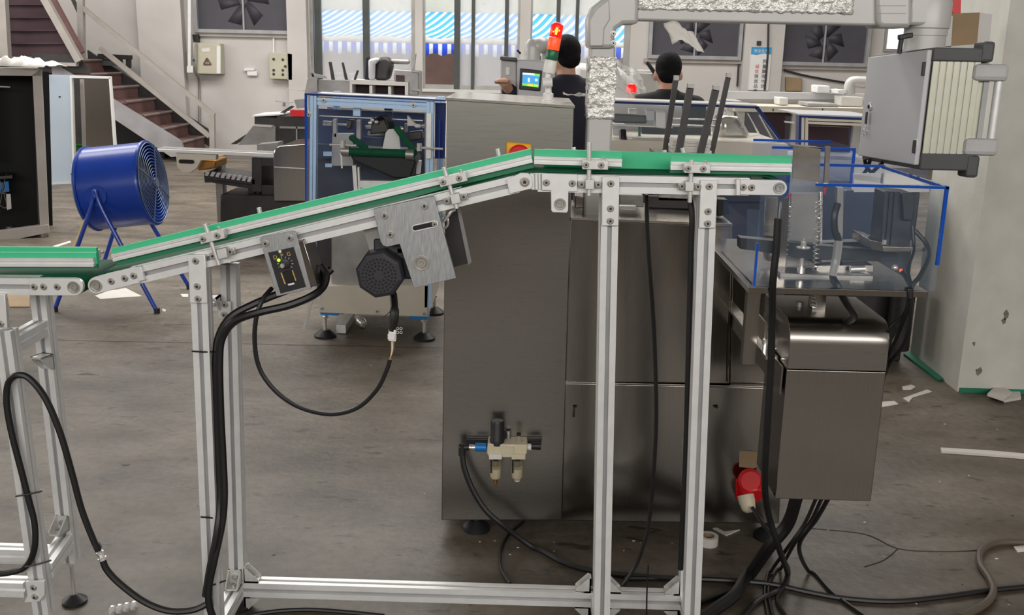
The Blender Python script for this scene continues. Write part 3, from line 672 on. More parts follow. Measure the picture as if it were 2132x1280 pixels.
# ---------------------------------------------------------------- protruding head unit with acrylic cover
YA = 2.24
hu = thing('dosing_unit', 'stainless dosing head with acrylic cover at the conveyor outlet', 'machine', (P(1740, 1040, 2.34).x, 2.5, 0.4))
X0, X1, Z0, Z1 = rect(1577, 384, 1962, 602, YA)
YA1 = 2.66
mat('acrylic_rim', (18, 76, 176), .12, 0, 6, .1, spec=.6)
ac = MB()
t_ = .006
cover = MB().box(X0, X1, YA, YA+t_, Z0, Z1).build('cover_front', 'acrylic', hu, smooth=0)
MB().box(X1-t_, X1, YA+t_, YA1, Z0, Z1).build('cover_side', 'acrylic', hu, smooth=0)
MB().box(X0, X1, YA+t_, YA1, Z1-t_, Z1).build('cover_top', 'acrylic', hu, smooth=0)
MB().box(X0, X0+t_, YA+t_, YA1, Z0, Z0+.13).build('cover_side', 'acrylic', hu, smooth=0)
MB().box(X0, X1, YA1-t_, YA1, Z0, Z1).build('cover_back', 'acrylic_blue', hu, smooth=0)
rim = [((X1-.006, X1+.001), (YA-.001, YA+.007), (Z0+.06, Z1)), ((X0+.12, X1+.001), (YA-.001, YA+.007), (Z1-.005, Z1+.001)),
       ((X1-.007, X1+.001), (YA, YA1), (Z1-.006, Z1+.001)), ((X0-.001, X0+.004), (YA-.001, YA+.005), (Z0, Z0+.1)), ((X0+.09, X1), (YA1-.004, YA1+.004), (Z1-.004, Z1+.003)),
       ((X0+.16, X0+.168), (YA1-.004, YA1+.004), (Z0+.02, Z1))]
for a, b, c in rim: MB().box(*a, *b, *c).build('cover_edge', 'acrylic_rim', hu, smooth=0)
# base plate and its brackets
MB().box(X0-.012, X1-.018, YA-.006, YA1+.2, Z0-.014, Z0).build('deck_plate', 'stainless', hu, smooth=0, bevel=.001)
zd = Z0-.014
MB().box(P(1610, 620, YA).x, P(1640, 620, YA).x, 2.5, 2.53, zd-.25, zd).build('deck_leg', 'stainless', hu, smooth=0)
MB().box(P(1752, 620, YA).x, P(1782, 620, YA).x, 2.46, 2.5, zd-.22, zd).build('deck_leg', 'stainless', hu, smooth=0)
# the round-shouldered housing below
YH = 2.34
hx0, hx1, hz0, hz1 = rect(1628, 660, 1836, 1041, YH)
hx0 = P(1640, 760, YH).x; hz0 = P(1720, 1041, YH).z; zsm = P(1736, 772, YH).z; ztp = P(1736, 672, YH).z
prof = [(YH, zsm+.002)]
rc = .055
for i in range(9): a = pi-pi/2*i/8; prof.append((YH+rc+rc*cos(a), ztp-rc+rc*sin(a)))
prof += [(2.62, ztp), (2.62, zsm+.002)]
MB().prism([V((hx0, y, z)) for y, z in prof], (hx1-hx0, 0, 0)).build('housing_lid', 'stainless_h', hu, smooth=40, bevel=.001)
MB().box(hx0, hx1, YH, 2.56, hz0, zsm).build('housing_box', 'stainless', hu, smooth=0, bevel=.002)
for y, z in ((YH+.05, zsm+.012), (YH+.14, zsm+.012)): MB().lathe((hx0, y, z), (-1, 0, 0), [(.004, 0), (.004, .003), (.002, .004)], 10).build('screw', 'chrome', hu)
xs_ = hx0-.004
MB().box(xs_-.03, xs_, 2.42, YM+.01, zsm+.0, zsm+.008).build('side_rail', 'stainless_bright', hu, smooth=0)
MB().box(xs_-.004, xs_, 2.36, YM+.01, zsm-.07, zsm+.0).build('side_rail', 'stainless', hu, smooth=0)
for y in (2.5, 2.62, 2.74): MB().cyl((xs_-.015, y, zsm+.008), (xs_-.015, y, zsm+.03), .008, n=10).build('bolt', 'chrome', hu)
MB().box(xs_-.02, xs_-.016, 2.5, 2.66, zsm+.02, zsm+.075).build('guard_plate', 'stainless_bright', hu, smooth=0)
# ---- mechanism inside the cover
def inn(name, mt, q, Y0, Y1, bevel=.001): return polypx(name, mt, hu, q, Y0, Y1, bevel=bevel)
inn('back_plate', 'steel_grey', [(1648, 402), (1706, 402), (1712, 520), (1702, 578), (1632, 570), (1642, 480)], 2.5, 2.51)
inn('side_strip', 'stainless', [(1627, 418), (1645, 405), (1634, 590), (1612, 590)], 2.40, 2.404)
inn('tall_plate', 'steel_grey', [(1744, 390), (1757, 390), (1754, 560), (1741, 560)], 2.5, 2.52)
inn('post', 'chrome', [(1708, 400), (1713, 400), (1712, 580), (1706, 580)], 2.49, 2.50)
inn('drive_belt', 'black_plastic', [(1541, 495), (1625, 503), (1870, 527), (1870, 545), (1690, 541), (1625, 530), (1541, 518)], 2.44, 2.48)
inn('drive_belt', 'black_plastic', [(1700, 506), (1812, 502), (1818, 520), (1700, 518)], 2.56, 2.60)
def spring(px0, py0, px1, py1, Y, turns, rpx):
    a, b = P(px0, py0, Y), P(px1, py1, Y); k = mpp(px0, py0, Y)*rpx; pts = []
    for i in range(turns*10+1):
        t = i/(turns*10); an = t*turns*2*pi; pts.append(a.lerp(b, t)+V((cos(an)*k, sin(an)*k, 0)))
    MB().tube(pts, .0016, 5).build('spring', 'chrome', hu)
spring(1645, 422, 1630, 578, 2.42, 16, 5); spring(1706, 418, 1697, 565, 2.42, 16, 6)
inn('servo_motor', 'motor_black', [(1843, 398), (1902, 402), (1905, 412), (1899, 462), (1896, 512), (1832, 510)], 2.42, 2.5, .004)
inn('servo_cap', 'black_plastic', [(1878, 402), (1906, 403), (1904, 432), (1901, 460), (1880, 458)], 2.405, 2.42, .003)
for xx in (1853, 1863): inn('servo_rib', 'black_plastic', [(xx, 400), (xx+3, 400), (xx-6, 508), (xx-9, 508)], 2.414, 2.42, 0)
inn('motor_bracket', 'stainless', [(1812, 499), (1838, 505), (1838, 524), (1812, 518)], 2.36, 2.5); inn('motor_bracket', 'stainless_bright', [(1838, 513), (1927, 515), (1927, 523), (1838, 524)], 2.36, 2.52)
inn('slide_block', 'stainless_bright', [(1700, 553), (1818, 552), (1818, 566), (1700, 568)], 2.42, 2.5); inn('slide_rail', 'steel_grey', [(1624, 568), (1700, 572), (1818, 574), (1818, 587), (1624, 580)], 2.36, 2.44)
inn('clear_block', 'acrylic', [(1852, 545), (1898, 545), (1902, 598), (1848, 598)], 2.34, 2.4)
inn('cover_upright', 'acrylic', [(1556, 436), (1582, 437), (1580, 595), (1555, 560)], 2.42, 2.43)
inn('mirror_plate', 'stainless_bright', [(1593, 410), (1620, 410), (1616, 500), (1590, 498)], 2.5, 2.504); inn('mirror_plate', 'stainless_bright', [(1586, 524), (1612, 527), (1608, 545), (1586, 540)], 2.48, 2.484)
ki = mpp(1670, 550, 2.42)
for q, pr_ in (((1674, 497), [(3, 0), (3, 6), (6, 6), (6, 16), (14, 17), (14, 19)]), ((1670, 538), [(4, 0), (4, 18), (8, 18), (8, 30)]), ((1668, 580), [(8, 0), (8, 10)]), ((1777, 584), [(6, 0), (6, 14)]), ((1615, 582), [(4, 0), (4, 18), (6, 18), (6, 22)]), ((1842, 499), [(4, 0), (4, 8), (6, 9)])):
    MB().lathe(P(*q, 2.36), (0, 0, -1), [(a*ki, b*ki) for a, b in pr_], 14).build('shaft_nut', 'chrome', hu)
MB().cyl(P(1770, 560, 2.4), P(1800, 559, 2.4), .008, n=12).build('slide_pin', 'chrome', hu)
MB().ball(P(1863, 557, 2.33), .0075).build('ball_knob', 'chrome', hu)
mat('led_red', (255, 50, 20), .3, emit=(255, 60, 20), es=3); MB().ball(P(1876, 563, 2.32), .004).build('sensor_lamp', 'led_red', hu)
inn('red_tag', 'red_plastic', [(1641, 404), (1646, 404), (1647, 412), (1641, 410)], 2.36, 2.364); inn('red_tag', 'red_plastic', [(1716, 392), (1722, 391), (1718, 406), (1714, 404)], 2.36, 2.364)
# lower gears below the deck
MB().lathe(P(1665, 628, 2.5), (0, 0, -1), [(9*ki, 0), (9*ki, 12*ki), (26*ki, 13*ki), (26*ki, 19*ki), (10*ki, 20*ki), (10*ki, 30*ki)], 20).build('sprocket', 'steel_grey', hu)
spring(1690, 612, 1694, 640, 2.46, 4, 6)
# vertical plates above the conveyor end
MB().prism([P(x, y, 2.42) for x, y in ((1652, 303), (1709, 308), (1706, 378), (1650, 372))], (0, .004, 0)).build('chute_plate', 'stainless_bright', hu, smooth=0)
MB().prism([P(x, y, 2.42) for x, y in ((1652, 303), (1709, 308), (1709, 312), (1652, 307))], (0, .05, 0)).build('chute_plate', 'stainless_bright', hu, smooth=0)
MB().prism([P(x, y, 2.44) for x, y in ((1720, 305), (1729, 305), (1726, 382), (1716, 382))], (0, .01, 0)).build('chute_post', 'stainless_bright', hu, smooth=0)
MB().prism([P(x, y, YA1) for x, y in ((1778, 362), (1880, 360), (1925, 384), (1778, 384))], (0, .01, 0)).build('white_plate', 'white_plastic', hu, smooth=0)
# second acrylic box behind
bc = thing('acrylic_guard', 'small blue edged acrylic guard behind the steel chute plate', 'guard', P(1690, 380, 2.95))
a0, a1, b0, b1 = rect(1604, 306, 1778, 380, 2.95)
b0 = min(b0, Z1-.03)
for nm, mt, bb in (('guard_front', 'acrylic_blue', (a0, a1, 2.95, 2.955, b0, b1)), ('guard_side', 'acrylic_blue', (a1-.005, a1, 2.955, 3.2, b0, b1)), ('guard_edge', 'acrylic_rim', (a0, a1, 2.945, 2.95, b1-.007, b1)),
                   ('guard_edge', 'acrylic_rim', (a1-.008, a1, 2.945, 2.95, b0, b1-.007)), ('guard_edge', 'acrylic_rim', (a0, a1, 3.2, 3.206, b1-.007, b1)), ('guard_back', 'acrylic_blue', (a0, a1, 3.2, 3.205, b0, b1-.007))):
    MB().box(*bb).build(nm, mt, bc, smooth=0)
# ---------------------------------------------------------------- support arm and pendant box
ar = thing('support_arm', 'film wrapped grey tube arm carrying the control box', 'support arm', P(1248, 400, 3.12))
YS = 3.06
mat('arm_grey', (188, 187, 184), .38, .1, 4, .04); mat('film_wrap', (205, 203, 198), .2, .35, 45, .12, bump=.9)
x0, x1, z0, z1 = rect(1222, 95, 1274, 330, YS+.06)
z0 = P(1248, 450, YS+.06).z
MB().box(x0, x1, YS, YS+.085, z0, z1).build('post', 'arm_grey', ar, bevel=.008)
xa_, xb_, za_, zb_ = rect(1222, 118, 1274, 245, YS+.06)
# crinkled film round the post
def crinkle_sheet(ptfun, nu, nv, amp, name, mt, parent):
    rows = [[ptfun(i/nu, j/nv)+V((random.uniform(-1, 1), random.uniform(-1, 1), random.uniform(-1, 1)))*amp for i in range(nu+1)] for j in range(nv+1)]
    return MB().sheet(rows).build(name, mt, parent, solid=.001, smooth=60)
loop = [V((x0-.003, YS-.003, 0)), V((x1+.003, YS-.003, 0)), V((x1+.003, YS+.088, 0)), V((x0-.003, YS+.088, 0)), V((x0-.003, YS-.003, 0))]
def wrap(u, v):
    s = u*4; i = min(int(s), 3); q = loop[i].lerp(loop[i+1], s-i); return V((q.x, q.y, za_+(zb_-za_)*v))
crinkle_sheet(wrap, 40, 24, .0022, 'film', 'film_wrap', ar)
# elbow at the top of the post
ky = mpp(1270, 50, YS)
pts = [(1222, 101), (1222, 38), (1232, 14), (1250, 0), (1270, -12), (1330, -14), (1330, 50), (1298, 51), (1284, 60), (1280, 72), (1280, 101)]
el = polypx('elbow', 'arm_grey', ar, pts, YS-.02, YS+.1, bevel=.012)
polypx('elbow_cover', 'arm_grey', el, [(1228, 96), (1228, 42), (1240, 20), (1268, -2), (1270, 40), (1258, 60), (1256, 96)], YS-.026, YS-.02, bevel=.004)
for q in ((1277, 70), (1277, 90)): inst('bolt', BOLT, P(*q, YS-.02), el)
x0, x1, z0, z1 = rect(1320, -48, 1840, 47, YS)
z0 = P(1560, 47.5, YS).z
MB().box(x0, x1, YS-.01, YS+.09, z0, z0+.125).build('beam', 'arm_grey', ar, bevel=.006)
zlo = z0+.03
def wrap2(u, v): return V((x0+.01+(P(1765, 30, YS).x-x0)*u, YS-.014, zlo+(z0+.125-zlo)*v))
crinkle_sheet(wrap2, 80, 16, .003, 'film', 'film_wrap', ar)
p_ = P(1380, 50, YS); crinkle_sheet(lambda u, v: p_+V((.09*u+.03*v, -.01-.02*v, -.055*v+.012*sin(u*5)-.01*u)), 10, 6, .003, 'film', 'paper_white', ar)
def hang(u, v): return P(1272, 110, YS+.1)+V((.075*u*(v*.8+.3), .03*u, -.085*v-.05*u))
crinkle_sheet(hang, 10, 10, .004, 'film', 'film', ar)
# right elbow and round coupling
el2 = polypx('elbow', 'arm_grey', ar, [(1826, -20), (1900, -20), (1900, 52), (1892, 58), (1836, 57), (1826, 50)], YS-.03, YS+.11, bevel=.012)
for y in (11, 27): polypx('elbow_groove', 'slot_grey', el2, [(1830, y), (1886, y), (1886, y+1.5), (1830, y+1.5)], YS-.031, YS-.0295)
pcx = P(1928, 60, YS+.04); kp = mpp(1928, 60, YS+.04)
ztb = P(1928, 106, YS+.04).z
MB().lathe((pcx.x, YS+.04, ztb), (0, 0, 1), [(41*kp, -.02), (41*kp, 30*kp), (43*kp, 31*kp), (43*kp, 44*kp), (46*kp, 46*kp), (46*kp, 96*kp), (38*kp, 118*kp), (10*kp, 130*kp)], 32).build('coupling', 'arm_grey', ar, smooth=30)
MB().box(P(1890, 20, YS).x, pcx.x, YS-.02, YS+.1, ztb+.07, ztb+.16).build('coupling_neck', 'arm_grey', ar, bevel=.01)
# pendant box: its door faces left, the ribbed side faces the camera
YP0, YP1 = 2.80, 3.30
xd = P(1930, 220, YP0).x; zt_ = P(1939, 112, YP0).z; zb2 = P(1922, 353, YP0).z; xw = P(2052, 220, YP0).x
pn = thing('control_box', 'grey control box with a keyed door hanging from the support arm', 'control box', (xd+.08, 3.05, zb2))
tl_ = math.tan(-.045)
def tp(x, y, z): return V((x, y, z+(y-3.05)*tl_*-1*-1))
def tb(name, mt, x0, x1, y0, y1, z0, z1, bevel=.002, parent=None):
    m_ = MB().box(x0, x1, y0, y1, z0, z1); m_.v = [tp(*v) for v in m_.v]; return m_.build(name, mt, parent or pn, bevel=bevel, smooth=0)
hb = .018
tb('housing', 'white_plastic', xd+.004, xw-.03, YP0+.004, YP1-.004, zb2+.03, zt_-.03)  # white so the rib gaps imitate thin highlight lines
dr = tb('door', 'pendant_grey', xd-.012, xd+.002, YP0+.01, YP1, zb2, zt_, .003)
nr = 7; wr = (xw-.028-xd)/nr
for i in range(nr): tb('rib', 'pendant_rib', xd+.004+i*wr, xd+.004+(i+1)*wr-.003, YP0, YP0+.014, zb2+.03, zt_-.03, .001)
tb('top_cap', 'pendant_cap', xd+.002, xw-.012, YP0-.002, YP1, zt_-.03, zt_+.006, .004); tb('bottom_cap', 'pendant_cap', xd+.002, xw-.012, YP0-.002, YP1, zb2-.012, zb2+.034, .004)
tb('corner_cap', 'pendant_cap', xw-.03, xw+.004, YP0-.006, YP0+.06, zt_-.03, zt_+.024, .008); tb('corner_cap', 'pendant_cap', xw-.03, xw+.004, YP0-.006, YP0+.06, zb2-.03, zb2+.03, .008)
tb('front_bezel', 'pendant_rib', xw-.03, xw+.006, YP0+.02, YP1, zb2+.03, zt_-.03, .003)
hx = P(2076, 220, YP0).x; gz0, gz1 = P(2060, 333, YP0).z, P(2060, 297, YP0).z; gz2, gz3 = P(2060, 178, YP0).z, P(2060, 142, YP0).z
for a, b in ((gz0, gz1), (gz2, gz3)): tb('handle_block', 'handle_grey', xw-.045, hx+.018, YP0-.012, YP0+.03, a, b, .012)
MB().cyl(tp(hx, YP0+.01, gz1-.005), tp(hx, YP0+.01, gz2+.005), .011, n=16).build('handle_tube', 'aluminium', pn)
tb('handle_gap', 'slot_grey', xw-.006, xw+.008, YP0+.014, YP0+.02, gz1, gz2, 0)
for yy, zz in ((YP0+.012, zt_-.05), (YP0+.012, zb2+.05)): tb('hinge', 'black_plastic', xd-.018, xd-.008, yy, yy+.012, zz-.018, zz+.018, .001)
def onDoor(px, py):                            # pixel on the door plane
    d = ray(px, py); return EYE+d*((xd-.012)/d.x)
def disc(name, mt, px, py, r, h, prof=None, n=20):
    p = onDoor(px, py); return MB().lathe(p+V((.001, 0, 0)), (-1, 0, 0), prof or [(r, 0), (r, h), (r*.8, h+.001), (.0005, h+.001)], n).build(name, mt, dr)
disc('lock', 'chrome', 1813, 222, .013, .006); disc('lock', 'dark_hole', 1813, 222, .006, .009)
kp_ = onDoor(1811, 238); MB().box(kp_.x-.012, kp_.x-.008, kp_.y-.008, kp_.y+.008, kp_.z-.03, kp_.z+.008).build('key', 'black_plastic', dr, bevel=.002)
for px, py, r in ((1808, 272, .012), (1803, 276, .01)):
    c = onDoor(px, py); MB().tube([c+V((-.008, cos(i*pi/8)*r, sin(i*pi/8)*r)) for i in range(16)], .0015, 6, True).build('key_ring', 'chrome', dr)
MB().cyl(onDoor(1809, 250)+V((-.009, 0, 0)), onDoor(1807, 268)+V((-.009, 0, 0)), .002, n=8).build('key_chain', 'chrome', dr)
disc('warning_badge', 'white_plastic', 1906, 302, .017, .0008); c = onDoor(1906, 301)
MB().prism([c+V((-.001, 0, .009)), c+V((-.001, -.009, -.004)), c+V((-.001, .009, -.004))], (-.0006, 0, 0)).build('warning_triangle', 'black_plastic', dr)
disc('warning_bar', 'black_plastic', 1906, 307, .002, .001, n=8)
mat('beacon_reflect', (235, 80, 80), .3)
# clamp lever on top
tz = tp(0, YP0+.3, zt_).z+.006
pt = P(1872, 112, 3.02); MB().cyl((pt.x, 3.02, tz-.004), (pt.x+.002, 3.02, tz+.045), .007, n=12).build('clamp_lever', 'black_plastic', pn)
MB().obox((pt.x+.012, 3.02, tz+.045), (.02, 0, .004), (0, .008, 0), (-.001, 0, .007)).build('clamp_lever', 'black_plastic', pn, bevel=.003)
for q in ([(1800, 330, 3.2), (1806, 350, 3.22), (1830, 372, 3.3)], [(1812, 332, 3.15), (1805, 352, 3.2), (1790, 372, 3.3)], [(1838, 338, 3.1), (1815, 360, 3.2), (1800, 380, 3.3)]):
    cable('box_lead', None, q, .006, parent=pn)
# ---------------------------------------------------------------- cables near the conveyor
Yc = YC-.015
cable('cable', 'thick black cable from the speed controller down the left conveyor leg', [(668, 552, 2.36), (679, 572, 2.35), (672, 598, 2.33), (648, 617, 2.30), (600, 636, 2.29), (540, 650, 2.29), (490, 668, 2.3), (463, 702, 2.305), (457, 750, 2.305), (459, 850, 2.305), (464, 950, 2.305), (467, 1030, 2.30), (462, 1090, 2.295), (446, 1165, 2.28), (434, 1225, 2.275), (437, 1265, 2.275), (450, 1300, 2.28)], .0095, group='control cables of the conveyor')
cable('cable', 'black cable beside the thick one, strapped to the left conveyor leg', [(690, 560, 2.40), (660, 585, 2.38), (600, 604, 2.37), (530, 632, 2.35), (480, 660, 2.335), (456, 700, 2.33), (450, 750, 2.325), (450, 850, 2.325), (456, 950, 2.32), (459, 1040, 2.31), (452, 1110, 2.285), (438, 1180, 2.28), (428, 1240, 2.28)], .0095, group='control cables of the conveyor')
lc = thing('motor_cable', 'thin black motor cable hanging in a wide loop with a white connector', 'cable', P(700, 862, 2.3))
cable('sheath', None, [(566, 600, 2.33), (548, 622, 2.3), (535, 655, 2.29), (530, 700, 2.29), (535, 750, 2.29), (552, 788, 2.29), (585, 824, 2.29), (630, 850, 2.29), (690, 862, 2.29), (745, 848, 2.29), (785, 810, 2.29), (805, 770, 2.29), (812, 748, 2.29)], .0055, parent=lc)
mat('wire_yellow', (214, 180, 96), .5); mat('wire_brown', (120, 84, 56), .5)
for dx, mt in ((-3, 'wire_yellow'), (0, 'white_plastic'), (3, 'wire_brown')):
    MB().tube(curve([P(812, 748, 2.29), P(817+dx*.6, 730, 2.288), P(818+dx, 710, 2.29)], 4), .0014, 6).build('wire', mt, lc)
polypx('connector', 'white_plastic', lc, [(809, 686), (824, 687), (824, 711), (809, 710)], 2.282, 2.298, bevel=.001)
polypx('connector_latch', 'white_plastic', lc, [(807, 695), (822, 696), (822, 708), (807, 707)], 2.278, 2.284, bevel=.001)
for x, y in ((828, 684), (835, 684), (828, 692), (835, 692)): MB().tube([P(x+2.6*cos(i*pi/4), y+2.6*sin(i*pi/4), 2.29) for i in range(8)], .0006, 5, True).build('connector_shell', 'white_plastic', lc)
MB().tube(curve([P(819, 612, 2.35), P(821, 640, 2.30), P(820, 665, 2.29), P(816, 688, 2.29)], 5), [.009]*6+[.011]*5+[.01]*5, 8).build('sleeve', 'cable_black', lc)
cable('loose_wire', None, [(815, 645, 2.29), (805, 655, 2.29), (796, 662, 2.29)], .001, parent=lc)
cable('cable', 'black cable hanging straight down between the two right legs', [(1346, 405, 2.55), (1348, 480, 2.55), (1353, 560, 2.55), (1360, 660, 2.56), (1365, 780, 2.56), (1366, 880, 2.56), (1361, 980, 2.56), (1352, 1080, 2.57), (1341, 1130, 2.57), (1325, 1175, 2.58), (1298, 1218, 2.58)], .0055)
cable('cable', 'black cable bundle taped along the back of the rightmost leg', [(1436, 412, 2.5), (1441, 450, 2.49), (1439, 520, 2.49), (1436, 640, 2.49), (1432, 800, 2.49), (1427, 960, 2.49), (1421, 1090, 2.49), (1417, 1185, 2.49)], .0075)
cable('cable', 'black looped cable on the level conveyor stand at the left edge', [(-30, 1196, 2.29), (20, 1192, 2.285), (55, 1178, 2.285), (72, 1140, 2.285), (72, 1090, 2.285), (60, 1040, 2.285), (42, 970, 2.285), (24, 900, 2.285), (14, 840, 2.285), (17, 798, 2.285), (36, 781, 2.28), (62, 788, 2.28), (95, 830, 2.28), (125, 900, 2.28), (150, 985, 2.28), (170, 1060, 2.28), (195, 1125, 2.28), (212, 1160, 2.28)], .008)
jn_ = thing('cable_joint', 'cable with a shiny metal gland running from the stand to the left leg', 'cable', P(215, 1160, 2.28))
MB().tube(curve([P(212, 1160, 2.28), P(222, 1185, 2.28), P(250, 1215, 2.28), P(300, 1252, 2.28), P(350, 1271, 2.28), P(400, 1270, 2.28), P(436, 1255, 2.29)], 6), .0085, 8).build('sheath', 'cable_black', jn_)
MB().lathe(P(206, 1146, 2.28), P(217, 1170, 2.28)-P(206, 1146, 2.28), [(.008, 0), (.011, .003), (.011, .009), (.008, .010), (.0095, .018), (.012, .019), (.012, .026), (.007, .028)], 8).build('gland', 'chrome', jn_)
MB().lathe(P(200, 1132, 2.28), P(217, 1170, 2.28)-P(200, 1132, 2.28), [(.009, 0), (.0105, .002), (.009, .004), (.0105, .006), (.009, .008), (.0105, .010), (.009, .014)], 10).build('gland_spring', 'black_plastic', jn_)
for a, b, g in (((399, 731, 2.285), (450, 732, 2.32), 'first'), ((418, 1076, 2.285), (466, 1077, 2.33), 'x'), ((424, 1222, 2.28), (470, 1208, 2.33), 'x'), ((32, 1033, 2.27), (88, 1022, 2.29), 'x'), ((52, 1180, 2.27), (107, 1166, 2.29), 'x')):
    pa_, pb_ = P(*a), P(*b); o = MB().tube([pa_, pa_.lerp(pb_, .5)+V((0, -.004, 0)), pb_], .0022, 6).build('cable_tie', 'cable_black')
    nm = {731: 'black cable tie high on the left conveyor leg', 1076: 'black cable tie in the middle of the left conveyor leg', 1222: 'black cable tie at the foot of the left conveyor leg', 1033: 'black cable tie on the left-edge stand leg', 1180: 'black cable tie low on the left-edge stand, above its foot'}[a[1]]
    tag(o, nm, 'cable tie', 'black cable ties on the legs')
cable('air_hose', 'black air hose curving from the air regulator across the floor', [(962, 940, YM-.05), (966, 972, YM-.06), (982, 1015, YM-.07), (1008, 1058, YM-.08), (1040, 1088, YM-.09), (1110, 1140), (1170, 1170), (1230, 1188), (1330, 1200), (1430, 1206)], .009, cat='hose')
cable('cable', 'thin black cable looping on the floor behind the base bar', [(1090, 1086), (1058, 1115), (1042, 1150), (1044, 1185), (1062, 1215)], .005)
cable('cable', 'black lead from the cream power plug down to the floor', [(1566, 1056, 2.90), (1584, 1085, 2.86), (1608, 1118, 2.82), (1630, 1160, 2.76), (1642, 1190), (1632, 1222), (1618, 1250), (1640, 1290)], .006)
cable('cable', 'long black cable running past the dosing unit to the floor', [(1620, 455, 2.22), (1616, 520, 2.22), (1609, 590, 2.225), (1608, 660, 2.26), (1605, 760, 2.28), (1597, 900, 2.3), (1592, 1000, 2.34), (1600, 1070, 2.45), (1625, 1150, 2.5), (1640, 1195), (1628, 1225), (1580, 1250), (1540, 1290)], .0085)
for i, (lb_, pts, r) in enumerate((('left thick black conduit under the steel housing', [(1660, 1030, 2.5), (1640, 1090, 2.55), (1600, 1140, 2.58), (1562, 1195), (1530, 1238), (1490, 1268), (1430, 1310)], .018),
      ('first thin black cable under the steel housing', [(1700, 1035, 2.45), (1675, 1090, 2.48), (1640, 1140, 2.52), (1605, 1190), (1592, 1230), (1600, 1290)], .005),
      ('second thin black cable under the steel housing', [(1712, 1035, 2.45), (1688, 1085, 2.48), (1655, 1130, 2.52), (1625, 1185), (1600, 1225), (1612, 1295)], .005),
      ('third thin black cable under the steel housing', [(1726, 1035, 2.45), (1700, 1080, 2.5), (1664, 1135, 2.58), (1684, 1190), (1735, 1236), (1810, 1290)], .006))):
    cable('cable', lb_, pts, r, group='cables under the steel housing')
cable('cable', 'long black cable lying across the floor to the right edge', [(1300, 1203), (1400, 1204), (1500, 1207), (1600, 1215), (1680, 1232), (1760, 1246), (1860, 1252), (1960, 1243), (2060, 1229), (2170, 1218)], .008)
cable('cable', 'black cable crossing the floor in front of the rightmost leg', [(1380, 1290), (1440, 1262), (1500, 1238), (1560, 1212)], .007)
cable('hose', 'brown rubber hose bending on the floor at the right edge', [(2180, 1132), (2120, 1128), (2070, 1131), (2042, 1148), (2041, 1175), (2060, 1205), (2068, 1232), (2050, 1258), (2000, 1285)], .011, 'hose_brown', 'hose')
cable('cable', 'black cable on the floor below the base bar', [(480, 1290), (560, 1274), (640, 1269), (720, 1274), (800, 1282)], .006)
cable('wire', 'thin dark wire standing in front of the base bar', [(1350, 1175, 2.48), (1347, 1230, 2.48), (1346, 1290, 2.48)], .0022)
rt = thing('sensor_leads', 'black sensor leads bundled at the right of the acrylic cover', 'cable', P(1895, 600, YA))
for pts, r in (([(1905, 480, 2.38), (1930, 510, 2.36), (1932, 540, 2.33), (1915, 575, 2.28), (1897, 598, 2.26), (1890, 640, 2.25), (1872, 690, 2.3), (1850, 740, 2.36), (1838, 790, 2.4), (1830, 825, 2.4)], .0055),
               ([(1878, 565, 2.32), (1890, 585, 2.28), (1897, 610, 2.24), (1893, 680, 2.26), (1880, 720, 2.3), (1850, 760, 2.38), (1835, 800, 2.42)], .005), ([(1900, 470, 2.38), (1902, 520, 2.36), (1890, 560, 2.3), (1896, 600, 2.26), (1885, 650, 2.28), (1855, 680, 2.34), (1845, 700, 2.36)], .0045)):
    cable('lead', None, pts, r, parent=rt)
polypx('lead_wrap', 'cable_black', rt, [(1888, 600), (1904, 600), (1902, 625), (1890, 625)], 2.23, 2.25, bevel=.004)
ct_ = thing('covered_cable', 'black cable with a grey cover passing through the acrylic cover', 'cable', P(1740, 590, 2.3))
cable('lead', None, [(1744, 424, 2.3), (1737, 450, 2.29), (1738, 480, 2.29), (1745, 500, 2.29), (1740, 540, 2.29), (1734, 575, 2.28), (1745, 598, 2.26), (1762, 630, 2.28), (1779, 656, 2.32), (1768, 668, 2.36), (1748, 672, 2.4)], .0085, parent=ct_)
cable('clear_tube', None, [(1746, 500, 2.286), (1741, 540, 2.286), (1733, 575, 2.276)], .0105, 'film', parent=ct_)
# ---------------------------------------------------------------- blue fan on a stand
YFN = 6.0
fc = P(254, 387, YFN)
fan = thing('drum_fan', 'blue drum fan on a tubular stand beside the steel cabinets', 'fan', (fc.x, YFN, 0))
fax = V((1, .03, .12)).normalized(); kf = mpp(250, 388, YFN); fr0 = 85*kf; fl_ = .37
e0, e1_ = fc-fax*fl_/2, fc+fax*fl_/2
MB().lathe(e0, fax, [(fr0*1.03, 0), (fr0*1.04, .012), (fr0, .014), (fr0, fl_-.014), (fr0*1.04, fl_-.012), (fr0*1.03, fl_), (fr0*.96, fl_), (fr0*.96, 0), (fr0*1.03, 0)], 40, cap=False).build('drum', 'fan_blue', fan, smooth=40)
uu = fax.cross(V((0, 0, 1))).normalized(); vv = uu.cross(fax)
def fring(c, r, rad, name, mt, n=40): return MB().tube([c+(uu*cos(2*pi*i/n)+vv*sin(2*pi*i/n))*r for i in range(n)], rad, 6, True).build(name, mt, gr)
for c, s in ((e1_, 1), (e0, -1)):
    gr = MB().cyl(c+fax*s*.012, c+fax*s*.03, .03, n=16).build('grille', 'grille_grey', fan)
    for i in range(12): fring(c+fax*s*(.008+.012*(1-i/12)), fr0*(.12+.86*i/11), .0035 if i == 11 else .0022, 'grille_ring', 'grille_grey')
    for a in range(4):
        d = uu*cos(a*pi/2+.5)+vv*sin(a*pi/2+.5); MB().tube([c+fax*s*.024, c+d*fr0*1.0+fax*s*.01], .004, 6).build('grille_bar', 'grille_grey', gr)
MB().lathe(fc-fax*.08, fax, [(.05, 0), (.05, .16), (.02, .17)], 18).build('fan_motor', 'dark_steel', fan)
